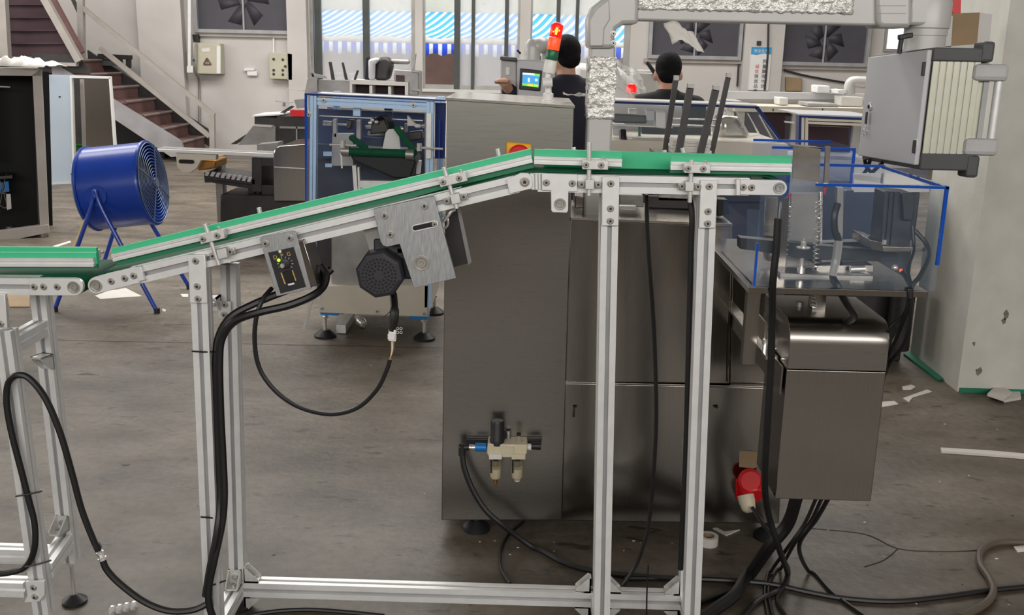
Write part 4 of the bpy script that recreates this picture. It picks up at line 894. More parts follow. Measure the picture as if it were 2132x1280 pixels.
for a in range(5):
    an = a*2*pi/5; d = uu*cos(an)+vv*sin(an); t2 = fax.cross(d)
    MB().add([fc+fax*.11+d*.04+t2*.03-fax*.02, fc+fax*.11+d*.04-t2*.03+fax*.02, fc+fax*.11+d*fr0*.88-t2*.06+fax*.03, fc+fax*.11+d*fr0*.88+t2*.06-fax*.03], [(0, 1, 2, 3)]).build('blade', 'dark_steel', fan, solid=.003)
hcs = vv.cross(fax); 
for s in (-1, 1):
    side = uu*s; 
    if side.y > 0: yy = 1
    ap = fc+side*(fr0+.02)-V((0, 0, .02))-fax*.06
    f0 = ap-fax*.27; f1_ = ap+fax*.33; f0.z = .01; f1_.z = .01; f0 += side*.05; f1_ += side*.05
    MB().tube(curve([f0, f0.lerp(ap, .86)+side*.0, ap+V((0, 0, .03)), f1_.lerp(ap, .86), f1_], 6), .0125, 10).build('stand_leg', 'fan_blue', fan)
    for f in (f0, f1_): MB().lathe((f.x, f.y, 0), (0, 0, 1), [(.018, 0), (.018, .03)], 12).build('rubber_foot', 'black_plastic', fan)
    MB().lathe(ap-side*.02, side, [(.06, 0), (.06, .008), (.012, .009), (.012, .04), (.001, .042)], 18).build('pivot_plate', 'fan_blue', fan)
cable('fan_lead', None, [(190, 440, 5.8), (175, 465, 5.8), (166, 490, 5.8), (150, 530, 5.8), (145, 560, 5.9)], .012, 'wire_yellow', parent=fan)
# ---------------------------------------------------------------- blue framed machine
YB1 = 5.25
kb = mpp(770, 400, YB1)
bm_ = thing('framed_machine', 'machine in a pale blue aluminium frame with acrylic panels', 'machine', (P(775, 690, YB1).x, YB1+.3, 0))
gx0, gx1, gz0_, gz1_ = rect(637, 203, 905, 655, YB1)
gz1_ = P(640, 197, YB1).z
def fp(name, mt, q, Y0=YB1, Y1=YB1+.05, bevel=0): return polypx(name, mt, bm_, q, Y0, Y1, bevel=bevel)
mat('acryl_navy', (24, 46, 110), .2)
for dy in (0, .62):
    for q in ([(646, 199), (659, 200), (655, 600), (642, 600)], [(888, 212), (903, 213), (898, 640), (884, 640)]):
        for j in range(2):
            a, b = q[0][0]+(q[1][0]-q[0][0])*(j*.55), q[0][0]+(q[1][0]-q[0][0])*(j*.55+.45)
            a2, b2 = q[3][0]+(q[2][0]-q[3][0])*(j*.55), q[3][0]+(q[2][0]-q[3][0])*(j*.55+.45)
            MB().prism([P(a, q[0][1], YB1)+V((0, dy, 0)), P(b, q[0][1], YB1)+V((0, dy, 0)), P(b2, q[2][1], YB1)+V((0, dy, 0)), P(a2, q[2][1], YB1)+V((0, dy, 0))], (0, .05, 0)).build('frame_post', 'aluminium_blue', bm_, smooth=0)
        MB().prism([P(q[0][0], q[0][1], YB1)+V((0, dy+.008, 0)), P(q[1][0], q[1][1], YB1)+V((0, dy+.008, 0)), P(q[2][0], q[2][1], YB1)+V((0, dy+.008, 0)), P(q[3][0], q[3][1], YB1)+V((0, dy+.008, 0))], (0, .034, 0)).build('frame_core', 'aluminium_blue', bm_, smooth=0)
    for j in range(2):
        MB().prism([P(660, 203+j*9, YB1)+V((0, dy, 0)), P(888, 215+j*9, YB1)+V((0, dy, 0)), P(888, 221+j*9, YB1)+V((0, dy, 0)), P(660, 209+j*9, YB1)+V((0, dy, 0))], (0, .05, 0)).build('frame_beam', 'aluminium_blue', bm_, smooth=0)
    MB().prism([P(660, 205, YB1)+V((0, dy+.01, 0)), P(888, 217, YB1)+V((0, dy+.01, 0)), P(888, 229, YB1)+V((0, dy+.01, 0)), P(660, 217, YB1)+V((0, dy+.01, 0))], (0, .03, 0)).build('frame_beam', 'aluminium_blue', bm_, smooth=0)
bolts([(674, 209), (861, 219), (643, 238)], YB1, bm_, 1.6)
fp('top_sheet', 'acryl_navy', [(634, 194), (928, 208), (928, 211), (634, 198)], YB1-.01, YB1+.3)
fp('top_sheet', 'white_plastic', [(660, 193.5), (915, 206), (915, 207.5), (660, 195)], YB1+.06, YB1+.2)
fp('blue_edge', 'acrylic_rim', [(634, 197), (639, 197), (638, 430), (635, 430)], YB1-.012, YB1)
fp('side_acrylic', 'acrylic_blue', [(636, 200), (904, 213), (904, 330), (636, 330)], YB1+.3, YB1+.306)
fp('back_acrylic', 'acrylic_blue', [(636, 200), (904, 213), (904, 420), (636, 420)], YB1+.62, YB1+.626)
rp_ = [(906, 214), (929, 215), (926, 330), (905, 330)]; fp('end_acrylic', 'acryl_navy', rp_, YB1+.1, YB1+.11)
fp('blue_edge', 'acrylic_rim', [(914, 250), (917, 250), (916, 330), (913, 330)], YB1+.06, YB1+.07)
for x in (648, 896):
    f = P(x, 640, YB1+.04)
# lower body, side skirt
lb0 = polypx('lower_cabinet', 'cream_metal', bm_, [(665, 595), (892, 594), (890, 660), (664, 651)], YB1, YB1+.66, bevel=.003)
fp('cabinet_back', 'dark_steel', [(660, 420), (905, 420), (905, 600), (660, 600)], YB1+.4, YB1+.42)
fp('inner_panel', 'steel_grey', [(690, 470), (880, 470), (880, 600), (690, 600)], YB1+.06, YB1+.36, .004)
polypx('side_skirt', 'painted_white', bm_, [(652, 600), (658, 600), (636, 686), (629, 684)], YB1-.06, YB1-.05)
for q in ([(667, 651), (704, 653), (704, 657), (667, 655)], [(853, 658), (891, 661), (891, 666), (853, 663)]): fp('blue_strip', 'connector_blue', q, YB1-.005, YB1+.1)
bolts([(670, 642), (785, 648), (883, 653)], YB1-.002, bm_, 1.2)
for x, z in ((673, 655), (882, 662)):
    for dy in (.04, .6):
        p = P(x, z, YB1+.0); p.y += dy
        MB().cyl((p.x, p.y, .02), (p.x, p.y, p.z+.01), .011, n=12).lathe((p.x, p.y, p.z-.03), (0, 0, 1), [(.02, 0), (.02, .012)], 6).build('foot_screw', 'chrome', bm_)
        MB().lathe((p.x, p.y, 0), (0, 0, 1), [(.06, 0), (.06, .012), (.025, .04)], 20).build('foot_pad', 'black_plastic', bm_)
# mechanism in the frame
mat('belt_dark', (24, 31, 33), .6)
mat('inner_dark', (66, 72, 90), .6, .1, 5, .2)
fp('inner_dark_sheet', 'inner_dark', [(662, 226), (884, 236), (884, 420), (662, 420)], YB1+.5, YB1+.51)  # dark sheet added to make the machine interior darker
for q in ([(700, 258), (732, 259), (732, 262), (700, 261)], [(672, 252), (690, 253), (690, 262), (672, 261)], [(760, 262), (810, 264), (812, 268), (762, 268)], [(765, 274), (800, 276), (800, 282), (765, 282)], [(852, 282), (880, 284), (880, 287), (852, 286)], [(842, 258), (848, 258), (848, 275), (842, 275)]): fp('inner_part', 'steel_grey', q, YB1+.3, YB1+.34)
for q in ([(660, 300), (690, 301), (690, 330), (660, 330)], [(755, 285), (795, 288), (795, 308), (755, 308)], [(800, 225), (815, 226), (820, 262), (804, 262)]): fp('inner_part', 'dark_steel', q, YB1+.35, YB1+.4)
for x, y in ((776, 250), (784, 254), (771, 256), (836, 268), (880, 262)): MB().ball(P(x, y, YB1+.1), .012, 8, 6).build('fitting', 'chrome', bm_)
fp('mini_belt', 'belt_dark', [(722, 311), (858, 317), (866, 338), (855, 372), (820, 372), (735, 335)], YB1-.02, YB1+.25, .01)
MB().cyl(P(718, 315, YB1-.03), P(864, 321, YB1-.03), .022, n=16).build('belt_roller', 'belt_green', bm_)
for x, y in ((714, 314), (848, 321)): MB().cyl(P(x-3, y, YB1-.03), P(x+14, y+1, YB1-.03), .028, n=16).build('roller_end', 'steel_grey', bm_)
MB().cyl(P(686, 301, YB1-.04), P(742, 303, YB1-.04), .006, n=10).build('guide_rod', 'chrome', bm_); MB().cyl(P(872, 307, YB1-.04), P(922, 310, YB1-.04), .006, n=10).build('guide_rod', 'chrome', bm_)
for x, y in ((714, 299), (873, 305)): MB().cyl(P(x, y-7, YB1-.05), P(x, y+9, YB1-.05), .013, n=12).build('rod_clamp', 'chrome', bm_)
fp('guide_blade', 'belt_green', stadium((732, 287), (760, 308), 6, True, True), YB1+.02, YB1+.04); fp('guide_blade', 'belt_green', stadium((826, 268), (864, 318), 6, True, True), YB1-.02, YB1)
fp('white_shield', 'white_plastic', [(803, 276), (809, 269), (818, 268), (826, 273), (831, 284), (834, 310), (796, 310)], YB1+.06, YB1+.064)
fp('white_cone', 'paper_white', [(848, 240), (868, 262), (848, 262)], YB1+.12, YB1+.16); MB().ball(P(870, 262, YB1+.1), (.02, .02, .012)).build('white_cap', 'white_plastic', bm_)
for q in ([(693, 248), (700, 248), (700, 285), (693, 285)], [(742, 250), (750, 250), (750, 290), (742, 290)], [(692, 278), (735, 278), (735, 345), (690, 345)]): fp('inner_bracket', 'slot_grey', q, YB1+.2, YB1+.24)
fp('air_cylinder', 'aluminium_blue', [(735, 225), (750, 226), (750, 242), (735, 241)], YB1+.1, YB1+.14); fp('cross_rod', 'chrome', [(665, 240), (880, 250), (880, 252), (665, 242)], YB1+.15, YB1+.16)
fp('cross_rod', 'chrome', [(760, 228), (878, 234), (878, 235.5), (760, 229.5)], YB1+.25, YB1+.26)
for q in ([(775, 245), (800, 246), (812, 275), (770, 280)], [(722, 250), (734, 250), (730, 270), (720, 268)], [(850, 275), (878, 272), (880, 290), (850, 294)]): fp('grip_unit', 'dark_steel', q, YB1+.12, YB1+.2, .006)
for q in ([(673, 316), (691, 316), (691, 325), (673, 325)], [(677, 341), (691, 341), (691, 348), (677, 348)]): fp('white_tag', 'aluminium_blue', q, YB1+.18, YB1+.19)
for k_ in range(3): cable('inner_hose', None, [(778+k_*6, 250, YB1+.1), (795+k_*5, 242, YB1+.08), (808+k_*5, 255, YB1+.08), (814+k_*4, 275, YB1+.1)], .005, parent=bm_)
for q in ([(733, 345), (741, 345), (745, 400), (737, 400)], [(744, 348), (748, 348), (750, 400), (746, 400)], [(868, 335), (876, 335), (874, 362), (866, 362)], [(850, 352), (856, 352), (856, 372), (850, 372)]): fp('support_post', 'aluminium', q, YB1+.1, YB1+.15)
fp('support_bar', 'aluminium', [(748, 376), (830, 377), (830, 391), (748, 391)], YB1+.1, YB1+.15)
MB().tube([P(709, 319, YB1-.04), P(711, 325, YB1-.05), P(712, 350, YB1-.05)], .005, 8).build('handle', 'white_plastic', bm_)
cable('air_tube', None, [(900, 270, YB1+.05), (902, 300, YB1+.05), (900, 330, YB1+.06)], .006, 'chrome', parent=bm_)
fp('end_rail', 'aluminium', [(888, 236), (898, 236), (897, 330), (887, 330)], YB1-.02, YB1)
# things on the floor under that machine
o = MB().obox(G(710, 685, .028)+V((0, .15, 0)), (.026, 0, 0), (0, .15, 0), (0, 0, .024)).build('aluminium_offcut', 'aluminium', smooth=0); tag(o, 'short aluminium profile offcut under the framed machine', 'profile')
o = MB().lathe(G(738, 680, .03)+V((.02, .1, 0)), (-.5, 1, 0), [(.004, -.05), (.02, -.045), (.028, -.02), (.03, 0), (.02, .06), (.018, .09)], 18).build('light_bulb', 'chrome'); tag(o, 'shiny round lamp lying under the framed machine', 'lamp')
# ---------------------------------------------------------------- steel conveyor and bagger left of the frame
YV = 7.6
vb = thing('chain_conveyor', 'steel chain conveyor with a rounded end behind the green belt', 'conveyor', (P(480, 480, YV).x, YV+.2, 0))
def vp_(name, mt, q, Y0=YV, Y1=YV+.3, bevel=0): return polypx(name, mt, vb, q, Y0, Y1, bevel=bevel)
vp_('table_edge', 'white_plastic', [(316, 310), (570, 320), (570, 327), (316, 315)], YV-.2, YV-.17)
vp_('table_top', 'steel_grey', [(330, 308), (572, 318), (572, 321), (330, 312)], YV-.17, YV-.05)
vp_('head_plate', 'cream_metal', [(366, 318), (450, 322), (450, 333), (418, 334), (410, 350), (396, 360), (380, 360), (368, 346)], YV-.18, YV-.12, .004)
vp_('head_slot', 'dark_hole', stadium((376, 336), (400, 337), 4, True, True), YV-.186, YV-.18)
vp_('head_drum', 'brass', [(410, 333), (448, 334), (448, 350), (412, 356)], YV-.1, YV+.2, .01)
for i in range(9): vp_('chain_link', 'chrome', [(430+i*11, 356+i*1.6), (437+i*11, 357+i*1.6), (433+i*11, 366+i*1.6), (426+i*11, 365+i*1.6)], YV-.12, YV-.1)
vp_('chain_bed', 'dark_steel', [(425, 360), (530, 374), (530, 384), (425, 372)], YV-.1, YV+.3)
vp_('chain_step', 'dark_steel', [(426, 370), (530, 385), (530, 402), (516, 402), (516, 392), (440, 380), (426, 380)], YV-.05, YV)
vp_('bracket_wall', 'dark_steel', [(524, 328), (545, 329), (545, 400), (524, 400)], YV-.1, YV+.3, .004); vp_('bracket_wall', 'dark_steel', [(545, 329), (570, 330), (570, 345), (545, 345)], YV-.1, YV+.3)
vp_('bracket_wall', 'dark_steel', [(545, 385), (570, 386), (570, 405), (545, 405)], YV-.1, YV+.3)
vp_('round_end', 'stainless', [(570, 420), (568, 320), (572, 309), (582, 304), (640, 300), (640, 420)], YV-.2, YV+.4, .01)
vp_('end_seam', 'chrome', [(570, 347), (640, 351), (640, 352.5), (570, 348.5)], YV-.206, YV-.2)
vp_('base_block', 'dark_steel', [(458, 405), (640, 408), (640, 470), (458, 465)], YV-.15, YV+.4, .01)
zz = P(550, 470, YV).z; MB().box(P(470, 470, YV).x, P(620, 470, YV).x, YV-.05, YV+.35, 0, zz).build('base_plinth', 'dark_steel', vb)
MB().box(P(430, 350, YV).x, P(445, 350, YV).x, YV+.2, YV+.3, 0, P(440, 330, YV).z).build('support_leg', 'steel_grey', vb)
# hopper machine at the wall side
YHp = 9.0
hp = thing('hopper_machine', 'dark bagging machine with sloped grey hopper beside the stairs', 'machine', (P(560, 330, YHp).x, YHp+.2, 0))
def hpp(name, mt, q, Y0=YHp, Y1=YHp+.4, bevel=0): return polypx(name, mt, hp, q, Y0, Y1, bevel=bevel)
hpp('hopper', 'steel_grey', [(527, 262), (573, 264), (573, 300), (495, 302)], YHp-.1); hpp('hopper_rim', 'chrome', [(526, 260), (566, 262), (566, 265), (526, 263)], YHp-.14)
hpp('strut', 'dark_steel', [(480, 300), (606, 220), (612, 222), (492, 300)], YHp+.1, YHp+.14); hpp('box', 'dark_steel', [(530, 243), (577, 245), (577, 262), (530, 261)], YHp); hpp('box_top', 'white_plastic', [(525, 240), (583, 237), (583, 240), (525, 243)], YHp-.05)
hpp('red_part', 'red_plastic', [(604, 229), (630, 230), (630, 243), (604, 241)], YHp-.1, YHp); hpp('dark_body', 'dark_steel', [(577, 242), (640, 243), (640, 335), (572, 330)], YHp-.05)
hpp('arm_bar', 'chrome', [(573, 209), (608, 212), (608, 215), (573, 212)], YHp-.1, YHp-.06); hpp('arm_bar', 'chrome', [(596, 183), (632, 188), (632, 190), (596, 185)], YHp-.1, YHp-.06); hpp('arm_post', 'steel_grey', [(588, 214), (592, 214), (592, 222), (588, 222)], YHp-.1, YHp-.06)
hpp('valve_block', 'steel_grey', [(612, 208), (634, 206), (634, 224), (618, 226)], YHp-.1, YHp); hpp('small_box', 'steel_grey', [(535, 301), (578, 297), (578, 315), (535, 315)], YHp-.6, YHp-.4)
hpp('frame_slat', 'steel_grey', [(582, 263), (638, 264), (638, 268), (582, 267)], YHp-.07, YHp-.05); hpp('frame_slat', 'steel_grey', [(616, 264), (619, 264), (619, 305), (616, 305)], YHp-.07, YHp-.05)
MB().box(P(540, 330, YHp).x, P(640, 330, YHp).x, YHp, YHp+.4, 0, P(560, 328, YHp).z).build('base', 'dark_steel', hp)
# ---------------------------------------------------------------- machine bench behind the framed machine
YK = 9.6
bk = thing('bench_machine', 'grey bench machine with open pigeonholes behind the framed machine', 'machine', (P(760, 250, YK).x, YK+.2, 0))
def bkp(name, mt, q, Y0=YK, Y1=YK+.4, bevel=0): return polypx(name, mt, bk, q, Y0, Y1, bevel=bevel)
bkp('left_housing', 'steel_grey', [(664, 166), (728, 168), (728, 210), (660, 205)]); bkp('shelf_back', 'dark_red', [(730, 172), (846, 177), (846, 215), (730, 212)], YK+.2, YK+.22)
for q in ([(728, 165), (850, 171), (850, 179), (728, 175)], [(728, 175), (733, 175), (733, 205), (728, 205)], [(769, 178), (775, 178), (775, 205), (769, 205)], [(808, 180), (814, 180), (814, 208), (808, 208)], [(843, 178), (850, 178), (850, 210), (843, 210)]): bkp('shelf_frame', 'painted_white', q, YK-.02, YK+.2)
bkp('shelf_floor', 'painted_white', [(660, 204), (900, 216), (900, 235), (660, 222)], YK-.02, YK+.4)
bkp('control_housing', 'steel_grey', [(820, 144), (872, 148), (872, 200), (850, 199), (850, 172), (820, 170)], YK, YK+.3, .01); bkp('control_screen', 'dark_red', [(824, 156), (842, 157), (842, 170), (824, 169)], YK-.01, YK)
bkp('grey_arch', 'pendant_grey', [(766, 124), (782, 120), (790, 124), (780, 135), (779, 166), (767, 166)], YK, YK+.15, .02); bkp('black_drum', 'dark_steel', [(782, 130), (792, 119), (806, 118), (814, 128), (815, 140), (808, 167), (779, 167)], YK+.05, YK+.25, .03)
bkp('top_pipe', 'steel_grey', [(812, 122), (852, 124), (852, 134), (812, 133)], YK+.1, YK+.2, .02); bkp('navy_pad', 'shirt_navy', [(762, 122), (767, 118), (768, 168), (760, 168)], YK+.1, YK+.2)
for q in ([(684, 129), (690, 129), (697, 166), (690, 166)], [(711, 130), (715, 130), (724, 166), (718, 166)], [(743, 146), (747, 147), (741, 166), (736, 166)]): bkp('rod', 'dark_steel', q, YK-.02, YK)
for y in (151, 156): bkp('rail', 'white_plastic', [(690, y), (738, y+2), (738, y+4), (690, y+2)], YK, YK+.02)
for q in ([(641, 130), (643, 130), (655, 160), (650, 160)], [(640, 165), (660, 160), (660, 195), (634, 195)], [(856, 145), (875, 147), (875, 151), (856, 150)], [(856, 184), (876, 186), (876, 190), (856, 188)], [(640, 150), (676, 158), (680, 163), (640, 160)], [(864, 112), (866, 112), (862, 146), (858, 146)]): bkp('lever', 'steel_grey', q, YK-.05, YK)
MB().box(P(680, 210, YK).x, P(880, 210, YK).x, YK+.02, YK+.38, 0, P(780, 215, YK).z).build('base', 'steel_grey', bk)
# ---------------------------------------------------------------- open steel cabinet at the left edge
YL = 8.0
ca = thing('open_cabinet', 'open steel cabinet with dark inside at the left edge', 'cabinet', (P(102, 480, YL).x, YL, 0))
def cp(name, mt, q, Y0=YL, Y1=YL+.06, bevel=0, par=None): return polypx(name, mt, par or ca, q, Y0, Y1, bevel=bevel)
cp('side_post', 'warm_grey', [(68, 156), (85, 143), (102, 488), (86, 488)], YL, YL+.1); cp('top_beam', 'warm_grey', [(-60, 142), (85, 143), (85, 158), (-60, 155)], YL, YL+.1)
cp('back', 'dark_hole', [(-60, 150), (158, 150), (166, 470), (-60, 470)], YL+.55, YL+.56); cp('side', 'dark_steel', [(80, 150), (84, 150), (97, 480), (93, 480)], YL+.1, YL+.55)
cp('roof', 'steel_grey', [(-60, 142), (85, 143), (85, 148), (-60, 146)], YL+.1, YL+.56); cp('left_side', 'dark_steel', [(-62, 150), (-60, 150), (-60, 480), (-62, 480)], YL+.05, YL+.56)
cp('bottom_beam', 'warm_grey', [(-60, 482), (96, 468), (98, 484), (-60, 508)], YL-.04, YL+.06); cp('shelf', 'connector_blue', [(-60, 378), (58, 374), (60, 395), (-60, 400)], YL+.3, YL+.5)
cp('tray', 'dark_steel', [(-60, 365), (60, 362), (60, 368), (-60, 372)], YL+.25, YL+.5); cp('column', 'dark_steel', [(16, 175), (26, 175), (36, 330), (24, 330)], YL+.3, YL+.36); cp('cross_arm', 'steel_grey', [(10, 176), (60, 180), (60, 182), (10, 179)], YL+.3, YL+.34)
for k_ in range(7):
    pts = [(random.uniform(5, 60), random.uniform(330, 440), YL+.3) for _ in range(4)]; cable('loose_wire', None, pts, .004, 'steel_grey' if k_ % 2 else 'cable_black', parent=ca)
cp('white_module', 'white_plastic', [(52, 400), (60, 400), (62, 430), (54, 432)], YL+.28, YL+.3)
for x in (20, 90):
    p = P(x, 484, YL); MB().cyl((p.x, YL+.02, 0), (p.x, YL+.02, p.z), .03, n=12).build('castor', 'steel_grey', ca); MB().cyl((p.x, YL+.45, 0), (p.x, YL+.45, p.z), .03, n=12).build('castor', 'steel_grey', ca)
ca.rotation_euler.z = R(23)
# crumpled film on it
p_ = P(20, 140, YL-.2); rows = [[p_+V((-.25+.5*i/14, .02+.4*j/8, .004+max(0, .085*(1-((i-6)/9)**2))*random.uniform(.25, 1)*(1 if 0 < j < 8 else .05))) for i in range(15)] for j in range(9)]
o = MB().sheet(rows).build('plastic_sheet', 'paper_white', smooth=25, solid=.003); tag(o, 'crumpled plastic sheet on top of the open cabinet', 'plastic sheet')
# second cabinet with a pale side and a stainless door
YL2 = 11.0
cb2 = thing('steel_cabinet', 'pale blue cabinet with a stainless door in front of the stairs', 'cabinet', (P(150, 390, YL2).x, YL2+.3, 0))
mat('pale_blue', (178, 192, 206), .45, .1, 3, .04)
def cq(name, mt, q, Y0=YL2, Y1=YL2+.06, bevel=0): return polypx(name, mt, cb2, q, Y0, Y1, bevel=bevel)
cq('side_panel', 'pale_blue', [(88, 155), (146, 157), (152, 385), (97, 385)], YL2, YL2+.03); cq('plinth', 'stainless_bright', [(97, 385), (152, 382), (165, 390), (152, 398), (97, 395)], YL2-.03, YL2+.05)
for q in ([(145, 157), (149, 157), (156, 382), (152, 388)], [(149, 157), (229, 159), (229, 164), (149, 162)], [(226, 159), (229, 159), (240, 306), (236, 306)]): cq('door_frame', 'white_plastic', q, YL2-.02, YL2+.03)
cq('door', 'stainless', [(176, 165), (227, 166), (236, 330), (180, 330)], YL2-.01, YL2+.02); cq('inner_post', 'warm_grey', [(166, 165), (172, 165), (178, 330), (172, 330)], YL2+.1, YL2+.14)
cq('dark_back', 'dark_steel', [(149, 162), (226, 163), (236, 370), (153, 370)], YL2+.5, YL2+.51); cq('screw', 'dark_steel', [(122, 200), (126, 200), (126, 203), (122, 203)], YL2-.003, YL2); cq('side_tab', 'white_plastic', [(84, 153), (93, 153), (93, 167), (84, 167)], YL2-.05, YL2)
for x in (112, 232): MB().box(P(x-8, 380, YL2).x, P(x+8, 380, YL2).x, YL2+.04, YL2+.4, 0, .12).build('cabinet_foot', 'dark_steel', cb2)
mat('crate_green', (40, 110, 52), .6)
cr = thing('green_crate', 'green plastic crate inside the pale blue cabinet', 'crate', P(164, 362, YL2+.3))
for q in ([(150, 300), (182, 300), (182, 303), (150, 303)], [(151, 322), (184, 322), (184, 325), (151, 325)], [(153, 358), (186, 358), (186, 364), (153, 364)]): polypx('crate_bar', 'crate_green', cr, q, YL2+.28, YL2+.3)
polypx('crate_wall', 'crate_green', cr, [(151, 300), (184, 300), (186, 362), (153, 362)], YL2+.3, YL2+.32)
# ---------------------------------------------------------------- stairs
YS0, YS1 = 13.7, 14.8
st = thing('staircase', 'brown steel staircase with pale handrail along the back wall', 'staircase', (P(400, 310, YS0).x, YS0, 0))
b0 = P(372, 296, YS0); rise, run = .176, .232; N = 6
for i in range(N+1):
    x1_, z = b0.x-i*run+.0, b0.z+i*rise
    MB().box(x1_-run-.02, x1_+.02, YS0, YS1, z-.03, z).build('tread', 'brown_red', st, smooth=0)
    MB().box(x1_-.012, x1_, YS0+.01, YS1-.01, z-rise, z-.03).build('riser', 'brown_red', st, smooth=0)
    MB().box(x1_-.0, x1_+.022, YS0, YS1, z-.012, z+.004).build('nosing', 'warm_grey', st, smooth=0)
xt, zt3 = b0.x-(N+1)*run, b0.z+N*rise
mat('stringer_dust', (150, 148, 150), .8, 0, 3, .2)
MB().prism([V((b0.x+.1, YS0-.05, b0.z-rise)), V((b0.x-.1, YS0-.05, b0.z-rise-.02)), V((xt, YS0-.05, zt3-.24)), V((xt, YS0-.05, zt3-.02)), V((b0.x+.05, YS0-.05, b0.z+.02))], (0, .05, 0)).build('stringer', 'stringer_dust', st, smooth=0)
MB().prism([V((b0.x+.1, YS1, b0.z-rise)), V((xt, YS1, zt3-.24)), V((xt, YS1, zt3+.12)), V((b0.x+.05, YS1, b0.z+.1))], (0, .05, 0)).build('stringer', 'dark_steel', st, smooth=0)
MB().box(xt-1.6, xt+.02, YS0, YS1+.1, zt3-.1, zt3).build('landing', 'brown_red', st, smooth=0)
MB().prism([V((b0.x-.3, YS0+.25, 0)), V((xt-1.4, YS0+.25, 0)), V((xt-1.4, YS0+.25, zt3-.12)), V((xt, YS0+.25, zt3-.12)), V((b0.x-.3, YS0+.25, .14))], (0, .03, 0)).build('under_shade', 'dark_hole', st, smooth=0)  # near-black sheet stands in for the shaded space below the stairs
def bar3(name, a, b, Y, w=.03, mt='warm_grey'): MB().extr(P(*a, Y), P(*b, Y), [(-w, -w), (w, -w), (w, w), (-w, w)], (0, 1, 0)).build(name, mt, st, smooth=0)
YRL = 14.2
bar3('handrail', (172, 16), (446, 240), YRL); bar3('lower_rail', (208, 100), (437, 284), YRL); bar3('newel_post', (442, 238), (443, 312), YRL, .035); bar3('newel_post', (168, -20), (171, 128), YRL, .04); bar3('diagonal_brace', (150, -5), (165, 28), YRL, .02, 'dark_steel')
# upper flight
for i in range(6):
    y = 118-i*27; xr = 163-(128-y)*.56
    polypx('upper_riser', 'dark_red', st, [(11, y-28), (xr-14, y-28), (xr, y), (14, y)], YS0+.04*i, YS0+.02+.04*i)
    polypx('upper_tread', 'dark_red', st, [(12, y-30), (xr-16, y-30), (xr-16, y-26), (12, y-26)], YS0-.04+.04*i, YS0+.2+.04*i)
bar3('upper_stringer', (166, 128), (88, -12), YS0-.1, .045); bar3('upper_stringer', (172, 110), (108, -8), YS0+.1, .03, 'brown_red'); bar3('side_column', (5, -20), (13, 120), YS0-.2, .05)
polypx('landing_edge', 'warm_grey', st, [(62, 128), (158, 131), (158, 138), (62, 136)], YS0-.14, YS0-.05); polypx('landing_side', 'dark_steel', st, [(66, 110), (160, 114), (192, 152), (66, 152)], YS0-.03, YS0+.0)
# junk on the landing
jb_ = thing('tool_rack', 'dark rack of small tools on the stair landing', 'rack', (P(238, 135, YS1).x, YS1-.1, P(238, 135, YS1).z))
polypx('rack_top', 'dark_steel', jb_, [(203, 112), (268, 115), (268, 124), (203, 121)], YS1-.14, YS1); polypx('rack_side', 'dark_steel', jb_, [(204, 120), (209, 120), (209, 139), (204, 139)], YS1-.12, YS1); polypx('rack_side', 'dark_steel', jb_, [(262, 122), (267, 122), (267, 142), (262, 142)], YS1-.12, YS1)
polypx('rack_bin', 'pendant_cap', jb_, [(209, 122), (250, 123), (250, 138), (209, 136)], YS1-.1, YS1)
# ---------------------------------------------------------------- wall fittings
YW = YB-.002
def wallbox(name, label, cat, px0, py0, px1, py1, dep, mt): 
    x0, x1, z0, z1 = rect(px0, py0, px1, py1, YB-dep); t = thing(name, label, cat, ((x0+x1)/2, YB, (z0+z1)/2))
    MB().box(x0, x1, YB-dep, YB, z0, z1).build('housing', mt, t, bevel=.01); return t
eb = wallbox('electrical_box', 'beige electrical box with a warning triangle on the back wall', 'electrical box', 403, 90, 459, 154, .2, 'box_beige')
def wp(par, name, mt, q, dep, thick): return polypx(name, mt, par, q, YB-dep-thick, YB-dep)
wp(eb, 'door_edge', 'white_plastic', [(451, 95), (459, 95), (459, 153), (451, 153)], .2, .012); wp(eb, 'name_plate', 'paper_white', [(420, 101), (437, 99), (437, 108), (420, 108)], .2, .006)
wp(eb, 'latch', 'dark_steel', [(401, 123), (405, 123), (405, 128), (401, 128)], .2, .02)
tri = [(431, 121), (439, 134), (424, 134)]; mm = MB(); a_ = [P(x, y, YB-.206) for x, y in tri]; cc = sum(a_, V())/3
for i in range(3): MB().tube([a_[i], a_[(i+1) % 3]], .012, 6).build('warning_triangle', 'brown_red', eb)
wp(eb, 'warning_bolt', 'brown_red', [(430.5, 126), (432, 126), (431.5, 132), (430.5, 132)], .2, .008)
wp(eb, 'inlet', 'black_plastic', [(400, 72), (412, 71), (412, 87), (403, 87)], .02, .1); wp(eb, 'conduit_box', 'white_plastic', [(389, 137), (402, 137), (402, 151), (389, 151)], .16, .06)
cable('conduit_lead', None, [(408, 90, YB-.22), (408, 150, YB-.22), (414, 170, YB-.04), (415, 255, YB-.04)], .018, 'steel_grey', parent=eb)
wp(eb, 'conduit', 'white_plastic', [(391, -20), (397, -20), (397, 138), (391, 138)], .17, .05)
sb = wallbox('switch_box', 'beige switch box with six dark buttons on the back wall', 'switch box', 560, 110, 602, 165, .14, 'box_beige')
for x, y in ((570, 123), (589, 124), (594, 138), (570, 146), (589, 146), (570, 154), (589, 155)):
    p = P(x, y, YB-.14); MB().lathe(p, (0, -1, 0), [(.018, 0), (.018, .012), (.01, .016)], 12).build('button', 'dark_steel', sb)
